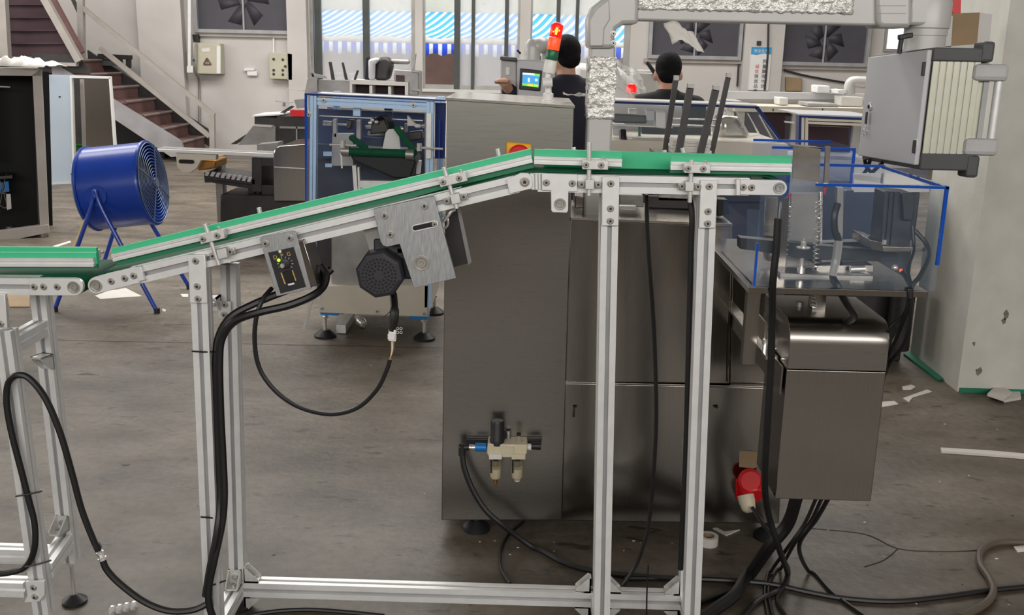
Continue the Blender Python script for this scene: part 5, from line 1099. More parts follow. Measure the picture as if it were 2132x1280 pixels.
wp(sb, 'door_edge', 'warm_grey', [(598, 111), (608, 113), (608, 166), (598, 166)], .1, .06); wp(sb, 'conduit', 'white_plastic', [(602, 70), (605, 70), (605, 112), (602, 112)], 0, .04); wp(sb, 'conduit', 'white_plastic', [(568, 70), (571, 70), (571, 110), (568, 110)], 0, .03)
wo = wallbox('wall_outlet', 'small white outlet between the two wall boxes', 'outlet', 514, 148, 535, 158, .05, 'white_plastic'); wp(wo, 'plug', 'white_plastic', [(508, 142), (529, 142), (529, 147), (508, 147)], .0, .06)
# exhaust panels
mat('mesh_dark', (72, 70, 78), .6, .1, 2, .14); mat('blade_dim', (60, 58, 66), .6, .1, 2, .14)
def exhaust(label, px0, py0, px1, py1):
    x0, x1, z0, z1 = rect(px0, max(py0, 0), px1, py1, YB-.05)
    if py0 < 0: z1 += -py0*mpp(px0, 0, YB)
    t = thing('exhaust_fan', label, 'exhaust fan', ((x0+x1)/2, YB, z0), 'dark exhaust fan panels in the back wall')
    MB().box(x0, x1, YB-.02, YB, z0, z1).build('mesh_panel', 'mesh_dark', t, smooth=0); f = .05
    for b in ((x0-f, x0, z0-f, z1), (x1, x1+f, z0-f, z1), (x0, x1, z0-f, z0), (x0, x1, z1, z1+f)): MB().box(b[0], b[1], YB-.09, YB, b[2], b[3]).build('frame', 'slot_grey', t, smooth=0)
    xm_ = (x0+x1)/2; MB().box(xm_-.012, xm_+.012, YB-.04, YB-.02, z0, z1).build('divider', 'slot_grey', t, smooth=0)
    r = min(x1-x0, z1-z0)*.42; c = V((xm_, YB-.022, (z0+z1)/2))
    for a in range(6):
        d = V((cos(a*pi/3+.3), 0, sin(a*pi/3+.3))); e = V((-d.z, 0, d.x)); MB().add([c+d*.06-e*.03, c+d*r-e*.16, c+d*r+e*.04, c+d*.06+e*.05], [(0, 1, 2, 3)]).build('fan_blade', 'blade_dim', t, solid=.006)
    wd = MB().box(x0-.1, x1+.1, YB-.05, YB, z0-f-.05, z0-f).build('ledge', 'warm_grey', t, smooth=0)
exhaust('dark exhaust fan panel above the beige electrical box', 412, -60, 600, 62)
exhaust('dark exhaust fan panel above the man in the black shirt', 1358, 36, 1538, 116)
exhaust('dark exhaust fan panel right of the hanging banner', 1632, 40, 1804, 130)
# banner
x0, x1, z0, z1 = rect(1561, 98, 1603, 188, YB-.17)
ban = thing('banner', 'white vertical banner with a blue head and Chinese lettering', 'banner', ((x0+x1)/2, YB-.16, z0))
MB().box(x0, x1, YB-.175, YB-.16, z0, z1).build('panel', 'white_plastic', ban, smooth=0); mat('banner_blue', (60, 150, 205), .6); mat('print_black', (40, 38, 42), .7); mat('print_red', (214, 50, 52), .7)
MB().prism([V((x0, YB-.177, z1)), V((x1, YB-.177, z1)), V((x1, YB-.177, z1-.10)), V((x0+.18, YB-.177, z1-.085)), V((x0+.08, YB-.177, z1-.11)), V((x0, YB-.177, z1-.10))], (0, .002, 0)).build('blue_head', 'banner_blue', ban, smooth=0)
text('安全生产', .052, ((x0+x1)/2, YB-.179, z1-.055), 'white_plastic', ban)
hgt = z1-z0
for j, ch in enumerate('质量赢得市场'): text(ch, .062, (x1-.085, YB-.178, z1-.2-j*hgt*.115), 'print_black', ban)
for j, ch in enumerate('诚信铸就品质'): text(ch, .062, (x0+.1, YB-.178, z1-.27-j*hgt*.115), 'print_red' if j < 2 else 'print_black', ban)
x_ = P(1580, 90, YB-.17); MB().box(x_.x-.03, x_.x+.03, YB-.18, YB-.16, x_.z-.03, x_.z+.03).build('hook_plate', 'dark_steel', ban)
for nm, pts in (('dark cable down the wall left of the banner', [(1541, 48, YB-.03), (1540, 100, YB-.03), (1535, 180, YB-.03)]), ('dark cable down the wall beside the banner', [(1600, 48, YB-.19), (1598, 120, YB-.19), (1592, 188, YB-.19)]), ('dark cable sagging below the right exhaust panel', [(1632, 146, YB-.03), (1680, 158, YB-.03), (1760, 172, YB-.03), (1830, 182, YB-.03)])):
    cable('wall_cable', nm, pts, .014, 'dark_steel', group='cables on the back wall')
# air unit by the pillar
YU = ya-.32
au = thing('wall_unit', 'brown metal unit wrapped in film above the control box', 'air unit', P(2005, 100, YU))
polypx('front', 'cardboard', au, [(1983, 28), (2040, 26), (2034, 95), (1978, 97)], YU, YU+.02); polypx('side', 'painted_white', au, [(2040, 26), (2066, 30), (2060, 92), (2034, 95)], YU+.0, YU+.3); polypx('frame', 'painted_white', au, [(1970, 40), (1984, 34), (1980, 98), (1966, 98)], YU-.02, YU+.3)
polypx('bracket', 'painted_white', au, [(1966, 97), (2034, 92), (2034, 100), (1966, 104)], YU-.02, YU+.3)
rs = MB().prism([P(x, y, YU+.1) for x, y in ((1970, -20), (2002, -20), (1999, 60), (1985, 60), (1985, 25), (1970, 26))], (0, .02, 0)).build('red_sign', 'red_plastic'); tag(rs, 'red sign above the brown wall unit at the top right', 'sign')
# ---------------------------------------------------------------- signal tower on the tall cabinet
zt4 = P(1140, 208, YM+.1).z
tw = thing('signal_tower', 'signal tower lit red over orange, green and white', 'signal light', P(1141, 208, YM+.12))
kt = mpp(1150, 150, YM+.12); YT = YM+.12
b_ = P(1141, 213, YT)
MB().lathe(b_, (0, 0, 1), [(14*kt, 0), (14*kt, 4*kt), (11*kt, 5*kt), (11*kt, 18*kt), (7*kt, 20*kt), (6*kt, 34*kt)], 20).build('base', 'white_plastic', tw)
MB().lathe(P(1130, 172, YT-.03), P(1150, 171, YT-.03)-P(1130, 172, YT-.03), [(9*kt, 0), (9.5*kt, 2*kt), (9.5*kt, 18*kt), (9*kt, 20*kt)], 18).build('tilt_joint', 'white_plastic', tw)
d = (P(1162, 55, YT)-P(1141, 172, YT)).normalized(); o0 = P(1139, 172, YT)
L = lambda a: o0+d*a*kt
MB().cyl(L(6), L(22), 6*kt, n=14).build('neck', 'white_plastic', tw)
mat('tower_red', (240, 20, 20), .3, emit=(255, 18, 10), es=1.1); mat('tower_orange', (250, 100, 50), .35, emit=(255, 70, 30), es=.45); mat('tower_green', (14, 100, 66), .35); mat('tower_white', (226, 226, 220), .4)
for nm, mt, a, b in (('white_section', 'tower_white', 20, 46), ('green_section', 'tower_green', 47, 66), ('orange_section', 'tower_orange', 67, 92), ('red_section', 'tower_red', 93, 118)):
    MB().lathe(L(a), d, [(12.5*kt, 0), (13*kt, 1*kt), (13*kt, (b-a-1)*kt), (12.5*kt, (b-a)*kt)]+([(8*kt, (b-a+4)*kt), (1*kt, (b-a+5)*kt)] if b == 118 else []), 22).build(nm, mt, tw)
mat('lamp_core', (255, 220, 80), .3, emit=(255, 190, 40), es=3); MB().cyl(L(98)+V((0, -13.4*kt, 0)), L(112)+V((0, -13.4*kt, 0)), 2.2*kt, n=8).build('lamp_core', 'lamp_core', tw)
for a in range(4): MB().ball(L(104)+V(((a-1.5)*4*kt, -12.6*kt, (a % 2)*2*kt)), 1.5*kt, 8, 6).build('lamp_core', 'lamp_core', tw)
# loose tape on the cabinet top
p_ = P(1200, 205, YM+.15); rows = [[p_+V((-.04+.1*i/8, .03*j-.04, .006+.012*random.random())) for i in range(9)] for j in range(5)]
o = MB().sheet(rows).build('packing_film', 'film', smooth=50, solid=.001); tag(o, 'crumpled clear film on the tall cabinet top', 'film')
# ---------------------------------------------------------------- operator panel being held
YO = 5.6
op = thing('operator_panel', 'grey operator panel with a lit colour screen held by the man in navy', 'control panel', P(1090, 205, YO))
def opp(name, mt, q, Y0=YO, Y1=YO+.12, bevel=0, par=None): return polypx(name, mt, par or op, q, Y0, Y1, bevel=bevel)
opp('housing', 'pendant_grey', [(1076, 122), (1142, 127), (1138, 210), (1076, 206)], YO, YO+.14, .01); opp('side_housing', 'handle_grey', [(1042, 122), (1076, 126), (1076, 208), (1042, 200)], YO+.02, YO+.14, .01)
opp('top_cap', 'pendant_cap', [(1041, 117), (1076, 120), (1076, 128), (1041, 125)], YO-.01, YO+.14, .006); opp('side_slot', 'white_plastic', [(1053, 140), (1061, 140), (1061, 156), (1053, 156)], YO+.01, YO+.02)
bz = opp('bezel', 'black_plastic', [(1083, 142), (1129, 147), (1125, 190), (1081, 186)], YO-.012, YO, .004)
mat('screen_blue', (70, 160, 215), .4, emit=(60, 160, 220), es=.75); mat('screen_green', (120, 210, 90), .4, emit=(110, 220, 70), es=.8); mat('screen_yellow', (230, 210, 70), .4, emit=(235, 210, 60), es=.8); mat('screen_white', (225, 235, 240), .4, emit=(225, 235, 245), es=.8)
opp('screen', 'screen_blue', [(1088, 151), (1124, 154), (1121, 182), (1087, 178)], YO-.014, YO-.012, par=bz)
for q, mt in (([(1088, 151), (1113, 153), (1113, 157), (1088, 155)], 'screen_white'), ([(1113, 153), (1124, 154), (1124, 159), (1113, 158)], 'screen_green'), ([(1087, 173), (1121, 176), (1121, 182), (1087, 178)], 'screen_green'), ([(1098, 174), (1110, 175), (1110, 180), (1098, 179)], 'screen_yellow'), ([(1112, 176), (1121, 176.5), (1121, 180), (1112, 179)], 'screen_yellow'), ([(1099, 162), (1103, 162), (1103, 171), (1099, 171)], 'screen_white'), ([(1114, 164), (1119, 164), (1119, 169), (1114, 169)], 'screen_white')):
    opp('screen_field', mt, q, YO-.0155, YO-.014, par=bz)
ps = P(1108, 120, YO+.07); ko = mpp(1108, 120, YO)
MB().lathe((ps.x, ps.y, P(1108, 127, YO).z), (0, 0, 1), [(17*ko, 0), (17*ko, 26*ko), (15*ko, 36*ko), (8*ko, 44*ko)], 20).build('arm_coupling', 'arm_grey', op)
MB().tube(curve([P(1110, 99, YO+.07), P(1124, 94, YO+.1), P(1134, 95, YO+.3), P(1139, 97, YO+1), P(1142, 100, YO+1.8)], 6), 17*ko, 14).build('arm_tube', 'arm_grey', op)
MB().cyl(P(1077, 104, YO+.05), P(1084, 112, YO+.05), .006, n=8).build('clamp_screw', 'black_plastic', op)
xq = P(1142, 101, YO+1.8); MB().box(xq.x-.05, xq.x+.05, xq.y-.05, xq.y+.05, 0, xq.z+.07).build('arm_post', 'arm_grey', op, bevel=.008)
zp_ = P(1108, 200, YO).z; MB().box(ps.x-.03, ps.x+.03, YO+.2, YO+.26, 0, zp_).build('panel_stand', 'steel_grey', op); MB().box(ps.x-.03, ps.x+.03, YO+.1, YO+.26, zp_-.02, zp_+.03).build('panel_stand', 'steel_grey', op)
# ---------------------------------------------------------------- people
def fuse(name, balls, limbs, mt, parent, vox=.014, sm=6, rings=None):
    m_ = MB()
    if rings:
        n_ = len(rings[0]); k_ = len(rings)
        m_.add([p for r in rings for p in r], [tuple(range(n_)), tuple((k_-1)*n_+i for i in range(n_))]+[(j*n_+i, j*n_+(i+1) % n_, (j+1)*n_+(i+1) % n_, (j+1)*n_+i) for j in range(k_-1) for i in range(n_)])
    for c, r in balls: m_.ball(c, r, 16, 10)
    for a, b, ra, rb in limbs:
        a, b = V(a), V(b); m_.ball(a, ra, 12, 8); m_.ball(b, rb, 12, 8); m_.cyl(a, b, ra, rb, 14)
    o = m_.build(name, mt, None, smooth=0)
    q = o.modifiers.new('r', 'REMESH'); q.mode = 'VOXEL'; q.voxel_size = vox; q.use_smooth_shade = True
    q = o.modifiers.new('s', 'SMOOTH'); q.iterations = sm; q.factor = .5
    dg = bpy.context.evaluated_depsgraph_get(); dg.update(); me = bpy.data.meshes.new_from_object(o.evaluated_get(dg))
    me.materials.clear(); me.materials.append(M[mt]); me.polygons.foreach_set('use_smooth', [True]*len(me.polygons))
    loc = WL[o]; bpy.data.objects.remove(o); o = bpy.data.objects.new(name, me); C.objects.link(o); WL[o] = loc
    o.location = loc-(WL[parent] if parent else V()); o.parent = parent; return o
def person(label, hp_, facing, shirt, hands, collar=False, lean=.1, hw=1.0, slv=.72):
    # hp_ = head centre, facing = unit vector on the floor; seen mostly from behind
    f = V((facing[0], facing[1], 0)).normalized(); s = V((f.y, -f.x, 0)); h = V(hp_)     # s: the person's right
    t = thing('person', label, 'person', (h.x-f.x*lean, h.y-f.y*lean, 0))
    nk = h-V((0, 0, .115))-f*.03; sh = nk-V((0, 0, .05))-f*.03; ch = sh-V((0, 0, .2))-f*.04; wa = ch-V((0, 0, .22))-f*.0; hpv = wa-V((0, 0, .12)); k0 = hpv.z/2
    balls = [(h+V((0, 0, .02)), (.078*hw, .092*hw, .112)), (h+f*.03-V((0, 0, .045)), (.058, .07, .07)), (h+f*.1-V((0, 0, .015)), (.014, .02, .022)),
             (h+s*.08-V((0, 0, .012)), (.014, .02, .032)), (h-s*.08-V((0, 0, .012)), (.014, .02, .032))]
    limbs = [(h-V((0, 0, .07))-f*.02, nk-V((0, 0, .05)), .055, .062), (sh, ch, .06, .085), (ch, wa, .085, .085), (wa, hpv, .085, .095)]
    arms = []; sleeves = []
    for sd, hand in ((1, hands[0]), (-1, hands[1])):
        S_ = sh+s*sd*.175-V((0, 0, .03)); hd_ = V(hand); dv = hd_-S_; el_ = S_+dv*.5+V((0, 0, -.12))+s*sd*.03
        limbs += [(sh+s*sd*.06, S_, .06, .056), (S_, el_, .052, .042), (el_, hd_, .04, .028)]
        sleeves += [(sh+s*sd*.05-V((0, 0, .01)), S_, .075, .072), (S_, S_.lerp(el_, slv), .07, .062)]
        if slv >= 1: sleeves += [(el_, el_.lerp(hd_, .8), .06, .05)]
        dr_ = (hd_-el_).normalized(); w_ = dr_.cross(V((0, 0, 1))).normalized(); pm = hd_+dr_*.05
        limbs += [(hd_, pm, .026, .03)]
        for fi in range(4):
            r_ = pm+w_*(fi-1.5)*.019+dr_*.02; m2 = r_+dr_*(.035-.004*abs(fi-1.4))-V((0, 0, .008)); limbs += [(r_, m2, .0095, .009), (m2, m2+dr_*.018-V((0, 0, .024)), .009, .0075)]
        limbs += [(pm-w_*sd*.02, pm-w_*sd*.05+dr_*.02-V((0, 0, .01)), .011, .009), (pm-w_*sd*.05+dr_*.02-V((0, 0, .01)), pm-w_*sd*.045+dr_*.05-V((0, 0, .02)), .009, .008)]
    legs = []
    for sd in (1, -1):
        a = hpv+s*sd*.09; kn = V((a.x, a.y, k0))+f*.02; an = V((a.x, a.y, .09))
        limbs += [(a, kn, .08, .055), (kn, an, .052, .038), (an, V((an.x, an.y, .035))+f*.14, .035, .03)]; legs += [(a, kn, .1, .075), (kn, an+V((0, 0, .03)), .073, .06)]
    fuse('body', balls, limbs, 'skin', t, .0105, 4)
    sect = [(.075, .064, .064), (.045, .085, .072), (.025, .115, .078), (.005, .15, .084), (-.03, .188, .098), (-.1, .196, .116), (-.2, .186, .122), (-.32, .168, .114), (-.44, .17, .118), (-.56, .182, .128), (-.6, .176, .124)]
    dn = (hpv-sh); rings = [[sh-f*.0+dn*max(0, -z/.54)*.0+V((0, 0, z))+(f*(dn.x*f.x+dn.y*f.y))*min(1, max(0, -z/.3))+s*cos(i*pi/12)*a_+f*sin(i*pi/12)*b_ for i in range(24)] for z, a_, b_ in sect]
    fuse('shirt', [], sleeves, shirt, t, .012, 7, rings)
    fuse('trousers', [(hpv-V((0, 0, .03)), (.175, .13, .1))], legs, 'trouser_dark', t, .016, 5)
    hb = [(h+V((0, 0, .045))-f*.012, (.087*hw, .101*hw, .098)), (h-f*.05+V((0, 0, .005)), (.072*hw, .058, .066))]
    hr = fuse('hair', hb, [], 'hair_black', t, .008, 3)
    for sd in (1, -1):
        MB().ball(h+f*.088+s*sd*.031+V((0, 0, .012)), .0115, 10, 8).build('eye', 'white_plastic', t)
    MB().tube([h+f*.098+s*(.024-.008*i)-V((0, 0, .066)) for i in range(7)], .004, 6).build('mouth', 'brown_red', t)
    for sd in (1, -1): MB().lathe(hpv*0+V(((hpv+s*sd*.09).x, (hpv+s*sd*.09).y, 0))+f*.05, (0, 0, 1), [(.05, 0), (.052, .03), (.045, .07), (.03, .08)], 16).build('shoe', 'black_plastic', t)
    return t
h1 = P(1178, 122, 6.2); h2 = P(1391, 154, 6.5)
person('person in a navy shirt seen from behind at the operator panel', h1, (-.35, 1), 'shirt_navy', (P(1200, 330, 6.55), P(1056, 181, 5.585)), True, slv=1.0)
person('person in a black T-shirt with cropped black hair seen from behind', h2, (.05, 1), 'shirt_black', (P(1450, 262, 6.75), P(1345, 262, 6.75)), hw=.97)
# ---------------------------------------------------------------- machine line behind the conveyor outlet
YG0 = 4.3
ml = thing('acrylic_machine', 'machine with blue edged acrylic hood behind the dark magazine rods', 'machine', (P(1450, 420, YG0).x, YG0+.3, 0))
def mlp(name, mt, q, Y0=YG0, Y1=YG0+.05, bevel=0): return polypx(name, mt, ml, q, Y0, Y1, bevel=bevel)
mlp('hood_edge', 'acryl_navy', [(1272, 210), (1576, 221), (1576, 226), (1272, 215)], YG0, YG0+.02); mlp('hood_top', 'white_plastic', [(1272, 207), (1576, 218.5), (1576, 221), (1272, 210)], YG0, YG0+.2)
mlp('hood_edge', 'acryl_navy', [(1570, 221), (1579, 221), (1630, 292), (1630, 310), (1626, 310), (1624, 294)], YG0, YG0+.02)
mlp('hood_panel', 'clear_glass', [(1276, 216), (1574, 226), (1625, 294), (1625, 312), (1276, 306)], YG0+.005, YG0+.011)
mlp('back_board', 'pendant_grey', [(1276, 215), (1420, 221), (1420, 300), (1276, 300)], YG0+.5, YG0+.52)
mlp('cylinder_bar', 'dark_steel', [(1276, 236), (1348, 240), (1348, 258), (1276, 256)], YG0+.1, YG0+.16, .01); mlp('chrome_bar', 'chrome', [(1276, 258), (1400, 264), (1400, 267), (1276, 261)], YG0+.1, YG0+.12)
mlp('white_block', 'white_plastic', [(1366, 232), (1386, 233), (1386, 268), (1366, 266)], YG0+.08, YG0+.16, .005); mlp('white_block', 'pendant_grey', [(1345, 228), (1364, 229), (1364, 252), (1345, 252)], YG0+.1, YG0+.16, .005); mlp('white_block', 'white_plastic', [(1310, 226), (1326, 227), (1326, 240), (1310, 239)], YG0+.2, YG0+.26)
mlp('panel_block', 'pendant_grey', [(1276, 258), (1302, 259), (1302, 285), (1276, 284)], YG0+.2, YG0+.3); mlp('green_post', 'belt_green', [(1330, 262), (1334, 262), (1334, 290), (1330, 290)], YG0+.15, YG0+.18); mlp('dark_inside', 'dark_hole', [(1336, 262), (1480, 266), (1480, 305), (1336, 300)], YG0+.3, YG0+.32)
mlp('cream_base', 'cream_metal', [(1272, 292), (1640, 300), (1640, 330), (1272, 322)], YG0-.1, YG0+.5); mlp('silver_tank', 'stainless_bright', [(1500, 240), (1540, 244), (1560, 275), (1560, 296), (1495, 296)], YG0+.2, YG0+.4, .03)
cable('black_hose', None, [(1296, 272, YG0-.02), (1298, 292, YG0-.04), (1306, 308, YG0-.04), (1316, 312, YG0-.02)], .016, parent=ml); mlp('hose_sleeve', 'white_plastic', [(1304, 285), (1318, 286), (1318, 312), (1304, 310)], YG0-.03, YG0, .004)
for k_ in range(4): mlp('strut', 'chrome', [(1508+k_*24, 228+k_*4), (1510+k_*24, 228+k_*4), (1548+k_*22, 296), (1545+k_*22, 296)], YG0+.3+.03*k_, YG0+.32+.03*k_)
mlp('body', 'dark_steel', [(1272, 322), (1640, 330), (1640, 420), (1272, 420)], YG0, YG0+.5)
zz = P(1450, 415, YG0).z; MB().box(P(1285, 415, YG0).x, P(1630, 415, YG0).x, YG0+.05, YG0+.45, 0, zz+.05).build('plinth', 'dark_steel', ml)
# small red beacon on it
bn = thing('red_beacon', 'small lit red beacon light between the two men', 'signal light', P(1314, 208, YG0+.3)); kn_ = mpp(1314, 190, YG0+.3)
MB().lathe(P(1313, 212, YG0+.3), (0, 0, 1), [(8*kn_, 0), (8*kn_, 16*kn_), (9*kn_, 17*kn_)], 16).build('beacon_base', 'cream_metal', bn); MB().lathe(P(1314, 192, YG0+.3), (0, 0, 1), [(11*kn_, 0), (11*kn_, 10*kn_), (8*kn_, 16*kn_), (2*kn_, 18*kn_)], 18).build('beacon_lens', 'tower_red', bn)
# white wrapped machine behind the post
wm = thing('wrapped_machine', 'white film wrapped machine behind the square post', 'machine', (P(1260, 200, 8.2).x, 8.2, 0))
polypx('housing', 'white_plastic', wm, [(1195, 130), (1290, 140), (1330, 175), (1340, 220), (1195, 220)], 8.2, 8.6, bevel=.05)
p_ = P(1290, 130, 8.0); crinkle_sheet(lambda u, v: p_+V((.25*u-.1+.1*v, 0, -.1*u-.25*v+.05)), 10, 10, .018, 'wrap', 'film', wm); MB().box(P(1200, 210, 8.3).x, P(1330, 210, 8.3).x, 8.25, 8.55, 0, P(1260, 200, 8.2).z).build('base', 'painted_white', wm)
polypx('shelf', 'white_plastic', wm, [(1318, 145), (1372, 148), (1372, 153), (1318, 150)], 8.3, 8.5); polypx('cabinet', 'painted_white', wm, [(1318, 153), (1372, 155), (1372, 215), (1318, 213)], 8.32, 8.6)
# handles seen left and right of the second man's head
MB().tube([P(1346, 130, 8.28), P(1350, 134, 8.28), P(1362, 150, 8.28), P(1366, 165, 8.31)], .016, 8).build('lever_handle', 'black_plastic', wm)
# ---------------------------------------------------------------- magazine rods and carton stack
mg = thing('magazine', 'four dark leaning magazine rods on the packing machine', 'magazine', P(1440, 330, 3.35))
for (a, b, ww) in (((1407, 166), (1380, 345), .0085), ((1437, 183), (1408, 345), .0105), ((1490, 187), (1452, 345), .0105), ((1516, 161), (1476, 345), .008)):
    Y_ = 3.30 if ww > .01 else 3.46
    r_ = MB().extr(P(*a, Y_), P(*b, Y_), [(-ww, -ww), (ww, -ww), (ww, ww), (-ww, ww)], (0, 1, 0)).build('rod', 'dark_steel', mg, smooth=0)
    MB().obox(P(*a, Y_)+V((.001, 0, .006)), (ww, 0, 0), (0, ww, 0), (0, 0, .008)).build('rod_tip', 'steel_grey', r_, smooth=0)
for y in (247, 260): MB().cyl(P(1390, y, 3.46), P(1500, y+3, 3.46), .003, n=8).build('cross_wire', 'chrome', mg)
polypx('magazine_base', 'stainless', mg, [(1370, 322), (1500, 326), (1500, 420), (1370, 418)], 3.25, 3.5, bevel=.002)
zm = P(1435, 322, 3.4).z
for i in range(5):
    o = MB().obox(P(1436, 318-i*6.2, 3.385)+V((random.uniform(-.004, .004), 0, 0)), V((.062, 0, -.003)), (0, .045, 0), (0, 0, .0047)).build('carton', 'paper_white', smooth=0, bevel=.001)
    tag(o, ('lowest', 'second lowest', 'middle', 'second highest', 'topmost')[i]+' white carton of the stack between the magazine rods', 'carton', 'stack of flat cartons in the magazine')
# ---------------------------------------------------------------- framed bench on the right and wall line
YR1 = 5.6
rb = thing('framed_bench', 'aluminium framed machine with blue edges left of the control box', 'machine', (P(1730, 420, YR1).x, YR1+.3, 0))
def rbp(name, mt, q, Y0=YR1, Y1=YR1+.06, bevel=0): return polypx(name, mt, rb, q, Y0, Y1, bevel=bevel)
rbp('blue_edge', 'acryl_navy', [(1664, 240), (1820, 246), (1820, 250), (1664, 244)], YR1-.01); rbp('blue_edge', 'acryl_navy', [(1664, 240), (1668, 240), (1666, 330), (1662, 330)], YR1-.01)
for q in ([(1669, 244), (1675, 244), (1673, 330), (1667, 330)], [(1677, 244), (1683, 244), (1681, 330), (1675, 330)], [(1683, 246), (1820, 251), (1820, 256), (1683, 251)], [(1683, 253), (1820, 258), (1820, 263), (1683, 258)]): rbp('frame_bar', 'cream_metal', q)
rbp('dark_inside', 'dark_red', [(1684, 262), (1770, 265), (1770, 335), (1684, 335)], YR1+.5, YR1+.52); rbp('blue_panel', 'acrylic_blue', [(1768, 264), (1820, 266), (1820, 335), (1768, 335)], YR1+.1, YR1+.11); rbp('top_sheet', 'pendant_grey', [(1664, 237), (1830, 243), (1830, 246), (1664, 240)], YR1, YR1+.5)
rbp('clear_side', 'acrylic', [(1636, 242), (1662, 242), (1660, 320), (1634, 320)], YR1, YR1+.01); rbp('chrome_clip', 'chrome', [(1634, 252), (1654, 254), (1654, 257), (1634, 255)], YR1-.02, YR1)
rbp('body', 'pendant_grey', [(1640, 330), (1830, 335), (1830, 470), (1640, 470)], YR1, YR1+.5); zz = P(1730, 465, YR1).z; MB().box(P(1650, 465, YR1).x, P(1820, 465, YR1).x, YR1+.05, YR1+.45, 0, zz+.03).build('plinth', 'dark_steel', rb)
# long work bench further back
YR2_ = 8.5
wbn = thing('work_bench', 'long pale work bench below the banner', 'bench', (P(1650, 230, YR2_).x, YR2_+.3, 0))
polypx('bench_top', 'cream_metal', wbn, [(1530, 220), (1900, 228), (1900, 240), (1530, 232)], YR2_, YR2_+.6); polypx('bench_front', 'dark_red', wbn, [(1530, 232), (1900, 240), (1900, 300), (1530, 292)], YR2_+.1, YR2_+.14)
zb_ = P(1650, 230, YR2_).z
for x in (1545, 1660, 1790): MB().box(P(x, 250, YR2_).x-.03, P(x, 250, YR2_).x+.03, YR2_+.05, YR2_+.55, 0, zb_).build('bench_leg', 'cream_metal', wbn)
for x in (1610, 1713): polypx('bench_bolt', 'dark_steel', wbn, [(x-1, 226), (x+1, 226), (x+1, 231), (x-1, 231)], YR2_-.01, YR2_)
polypx('shelf', 'pendant_grey', wbn, [(1512, 190), (1820, 196), (1820, 208), (1512, 206)], YR2_+.5, YR2_+.6); polypx('shelf_panel', 'painted_white', wbn, [(1512, 206), (1820, 208), (1820, 232), (1512, 225)], YR2_+.55, YR2_+.6)
zbt = max((WL[o]+v.co).z for o in wbn.children if o.name.startswith('bench_top') for v in o.data.vertices); zsh = max((WL[o]+v.co).z for o in wbn.children if o.name == 'shelf' or o.name.startswith('shelf.') for v in o.data.vertices)
def clutter(name, label, cat, mt, q, Y0, Y1, on='b'): 
    o = polypx(name, mt, None, q, Y0, Y1, bevel=.01); tag(o, label, cat)
    zz_ = {'s': zsh, 'b': zbt}.get(on)
    if zz_: o.location.z += zz_-min((o.location+v.co).z for v in o.data.vertices)+.001
clutter('parts_box', 'pale box on the shelf right of the banner', 'box', 'white_plastic', [(1700, 190), (1727, 191), (1727, 207), (1700, 206)], YR2_+.4, YR2_+.6, 's')
clutter('parts_box', 'grey box below the banner on the bench', 'box', 'painted_white', [(1622, 206), (1641, 207), (1641, 223), (1622, 222)], YR2_+.2, YR2_+.4)
clutter('metal_tray', 'dark flat tray on the bench left of the control box', 'tray', 'slot_grey', [(1680, 213), (1742, 216), (1748, 223), (1680, 221)], YR2_+.1, YR2_+.4)
clutter('parts_box', 'pale box on the bench hard against the control box', 'box', 'painted_white', [(1750, 203), (1797, 206), (1797, 227), (1750, 225)], YR2_+.2, YR2_+.4)
clutter('metal_tray', 'dark tray on the bench below the hanging rods', 'tray', 'slot_grey', [(1510, 208), (1545, 210), (1545, 219), (1510, 217)], YR2_+.1, YR2_+.4)
clutter('notice_board', 'brown board leaning on the back wall right of the banner', 'board', 'cardboard', [(1636, 160), (1670, 162), (1670, 190), (1636, 190)], YB-.06, YB-.01, '')
pe = thing('plastic_elbow', 'clear plastic wrapped pipe elbow on the shelf beside the control box', 'pipe', P(1775, 195, YR2_+.3))
MB().tube(curve([P(1769, 196, YR2_+.3), P(1769, 178, YR2_+.3), P(1776, 170, YR2_+.3), P(1800, 170, YR2_+.3)], 6), .045, 14).build('pipe', 'arm_grey', pe); polypx('pipe_foot', 'white_plastic', pe, [(1745, 188), (1762, 187), (1762, 194), (1745, 194)], YR2_+.2, YR2_+.5)
cp2 = thing('floor_cabinet', 'low dark machine with a white top behind the acrylic cover', 'machine', (P(1860, 735, 5.1).x, 5.3, 0))
polypx('top_panel', 'white_plastic', cp2, [(1778, 345), (1830, 345), (1935, 380), (1935, 400), (1778, 400)], 5.1, 5.14); polypx('blue_side', 'acrylic_blue', cp2, [(1840, 330), (1935, 345), (1930, 375), (1880, 372)], 5.4, 5.42)
MB().box(P(1740, 600, 5.1).x, P(1893, 600, 5.1).x, 5.1, 5.5, 0, P(1850, 398, 5.1).z).build('body', 'dark_steel', cp2, bevel=.01)
MB().cyl((P(1868, 650, 5.05).x, 5.0, .1), (P(1868, 650, 5.05).x, 5.0, P(1868, 610, 5.0).z), .06, n=18).build('roller_drum', 'black_plastic', cp2)
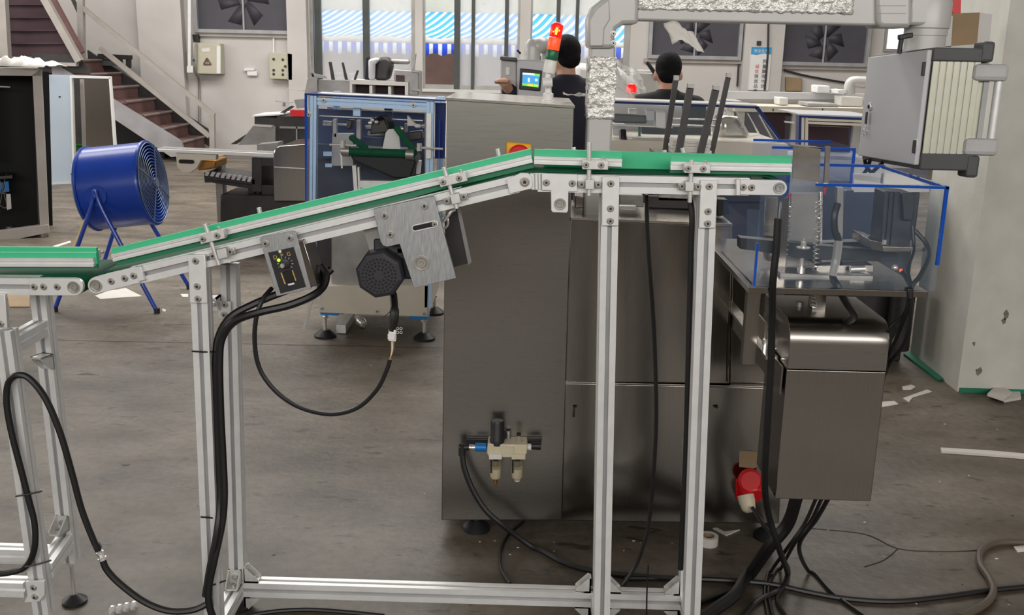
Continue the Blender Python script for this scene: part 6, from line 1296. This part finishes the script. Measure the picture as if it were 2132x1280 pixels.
# ---------------------------------------------------------------- litter on the floor
def flat(name, label, cat, mt, q, h=.002, group=None): 
    o = MB().prism([G(x, y, .0005) for x, y in q], (0, 0, h)).build(name, mt, smooth=0); tag(o, label, cat, group)
flat('paper_sheet', 'white paper sheet under the joint of the two conveyors', 'paper', 'paper_white', [(198, 616), (225, 606), (262, 600), (296, 617), (250, 620), (210, 623)])
flat('paper_strip', 'white strip on the floor left of the blue fan', 'paper strip', 'paper_white', [(110, 513), (146, 502), (148, 505), (114, 516)], .004)
flat('cardboard_piece', 'brown cardboard behind the level conveyor', 'cardboard', 'cardboard', [(15, 615), (62, 615), (62, 640), (20, 640)], .006)
for i, q in enumerate(([(2055, 824), (2078, 803), (2105, 820), (2090, 836)], [(2090, 838), (2106, 812), (2122, 812), (2125, 832)])):
    o = MB().prism([G(x, y, .001+.014*(1-i)) for x, y in q], (0, 0, .012)).build('tile_piece', 'paper_white', smooth=0); tag(o, ('left white tile piece leaning at the pillar foot', 'right white tile piece at the pillar foot')[i], 'tile')
flat('white_lath', 'pale thin lath on the floor at the right edge', 'lath', 'paper_white', [(1958, 936), (2060, 942), (2150, 950), (2150, 957), (2060, 950), (1960, 943)], .01)
flat('green_board', 'green strip lying along the pillar foot', 'strip', 'green_strip', [(1881, 740), (1890, 733), (1960, 783), (1962, 792), (1952, 794)], .012)
for i, (q, lb_) in enumerate((([(1878, 806), (1898, 802), (1906, 806), (1896, 812), (1880, 812)], 'white paper scrap near the green strip'), ([(1830, 838), (1862, 836), (1870, 842), (1836, 848)], 'crumpled film scrap right of the steel housing'), ([(1880, 830), (1930, 812), (1940, 816), (1900, 828), (1892, 838)], 'clear film scrap in front of the pillar'), ([(1484, 1101), (1492, 1100), (1508, 1108), (1540, 1104), (1512, 1116)], 'white bent strip on the floor under the red socket'), ([(1498, 458), (1520, 456), (1520, 460), (1500, 462)], ''), ([(2110, 1139), (2132, 1137), (2140, 1148), (2118, 1150)], 'white scrap beside the brown hose at the right edge'), ([(376, 613), (392, 613), (392, 619), (380, 619)], 'white scrap left of the left conveyor leg'), ([(338, 643), (346, 646), (344, 650), (338, 648)], 'tiny white scrap on the floor between the conveyors'))):
    if lb_: flat('paper_scrap', lb_, 'scrap', 'paper_white', q, .004)
tr = thing('tape_roll', 'roll of white tape on the floor beside the rightmost leg', 'tape', G(1475, 1135)); tc_ = G(1474, 1132)
MB().lathe(tc_, (0, 0, 1), [(.032, 0), (.032, .03), (.02, .03), (.02, 0), (.032, 0)], 22, cap=False).build('roll', 'paper_white', tr); MB().lathe(tc_, (0, 0, 1), [(.02, .001), (.02, .029), (.017, .029), (.017, .001), (.02, .001)], 18, cap=False).build('core', 'cardboard', tr)
sp_ = thing('terminal_strip', 'clear terminal strip on the floor at the bottom left', 'terminal strip', G(255, 1268))
for i in range(4):
    c = G(234+i*15, 1270-i*3.2, .01); MB().obox(c, (.0075, .001, 0), (-.001, .012, 0), (0, 0, .01)).build('terminal', 'film', sp_, bevel=.003); MB().cyl(c+V((0, 0, .008)), c+V((0, 0, .0125)), .004, n=10).build('terminal_screw', 'chrome', sp_)
for i in range(42):
    x, y = random.choice([(random.uniform(110, 900), random.uniform(720, 1180)), (random.uniform(960, 1400), random.uniform(1105, 1160)), (random.uniform(1720, 2120), random.uniform(860, 1270))])
    c = G(x, y, .0004); r = random.uniform(.002, .006)
    MB().prism([c+V((cos(a)*r*random.uniform(.4, 1.4), sin(a)*r*random.uniform(.4, 1), 0)) for a in (0, 1.3, 2.5, 3.8, 5.1)], (0, 0, .001)).build('speck', 'paper_white' if i % 3 else 'dark_steel', fl)
mat('stain_dark', (48, 44, 40), .55)
for (x, y, rx, ry) in ((180, 779, .05, .016), (262, 968, .02, .012)): 
    c = G(x, y, .0002); MB().prism([c+V((cos(a)*rx*random.uniform(.6, 1.1), sin(a)*ry*random.uniform(.6, 1.1), 0)) for a in [i*.52 for i in range(12)]], (0, 0, .0006)).build('stain', 'stain_dark', fl)
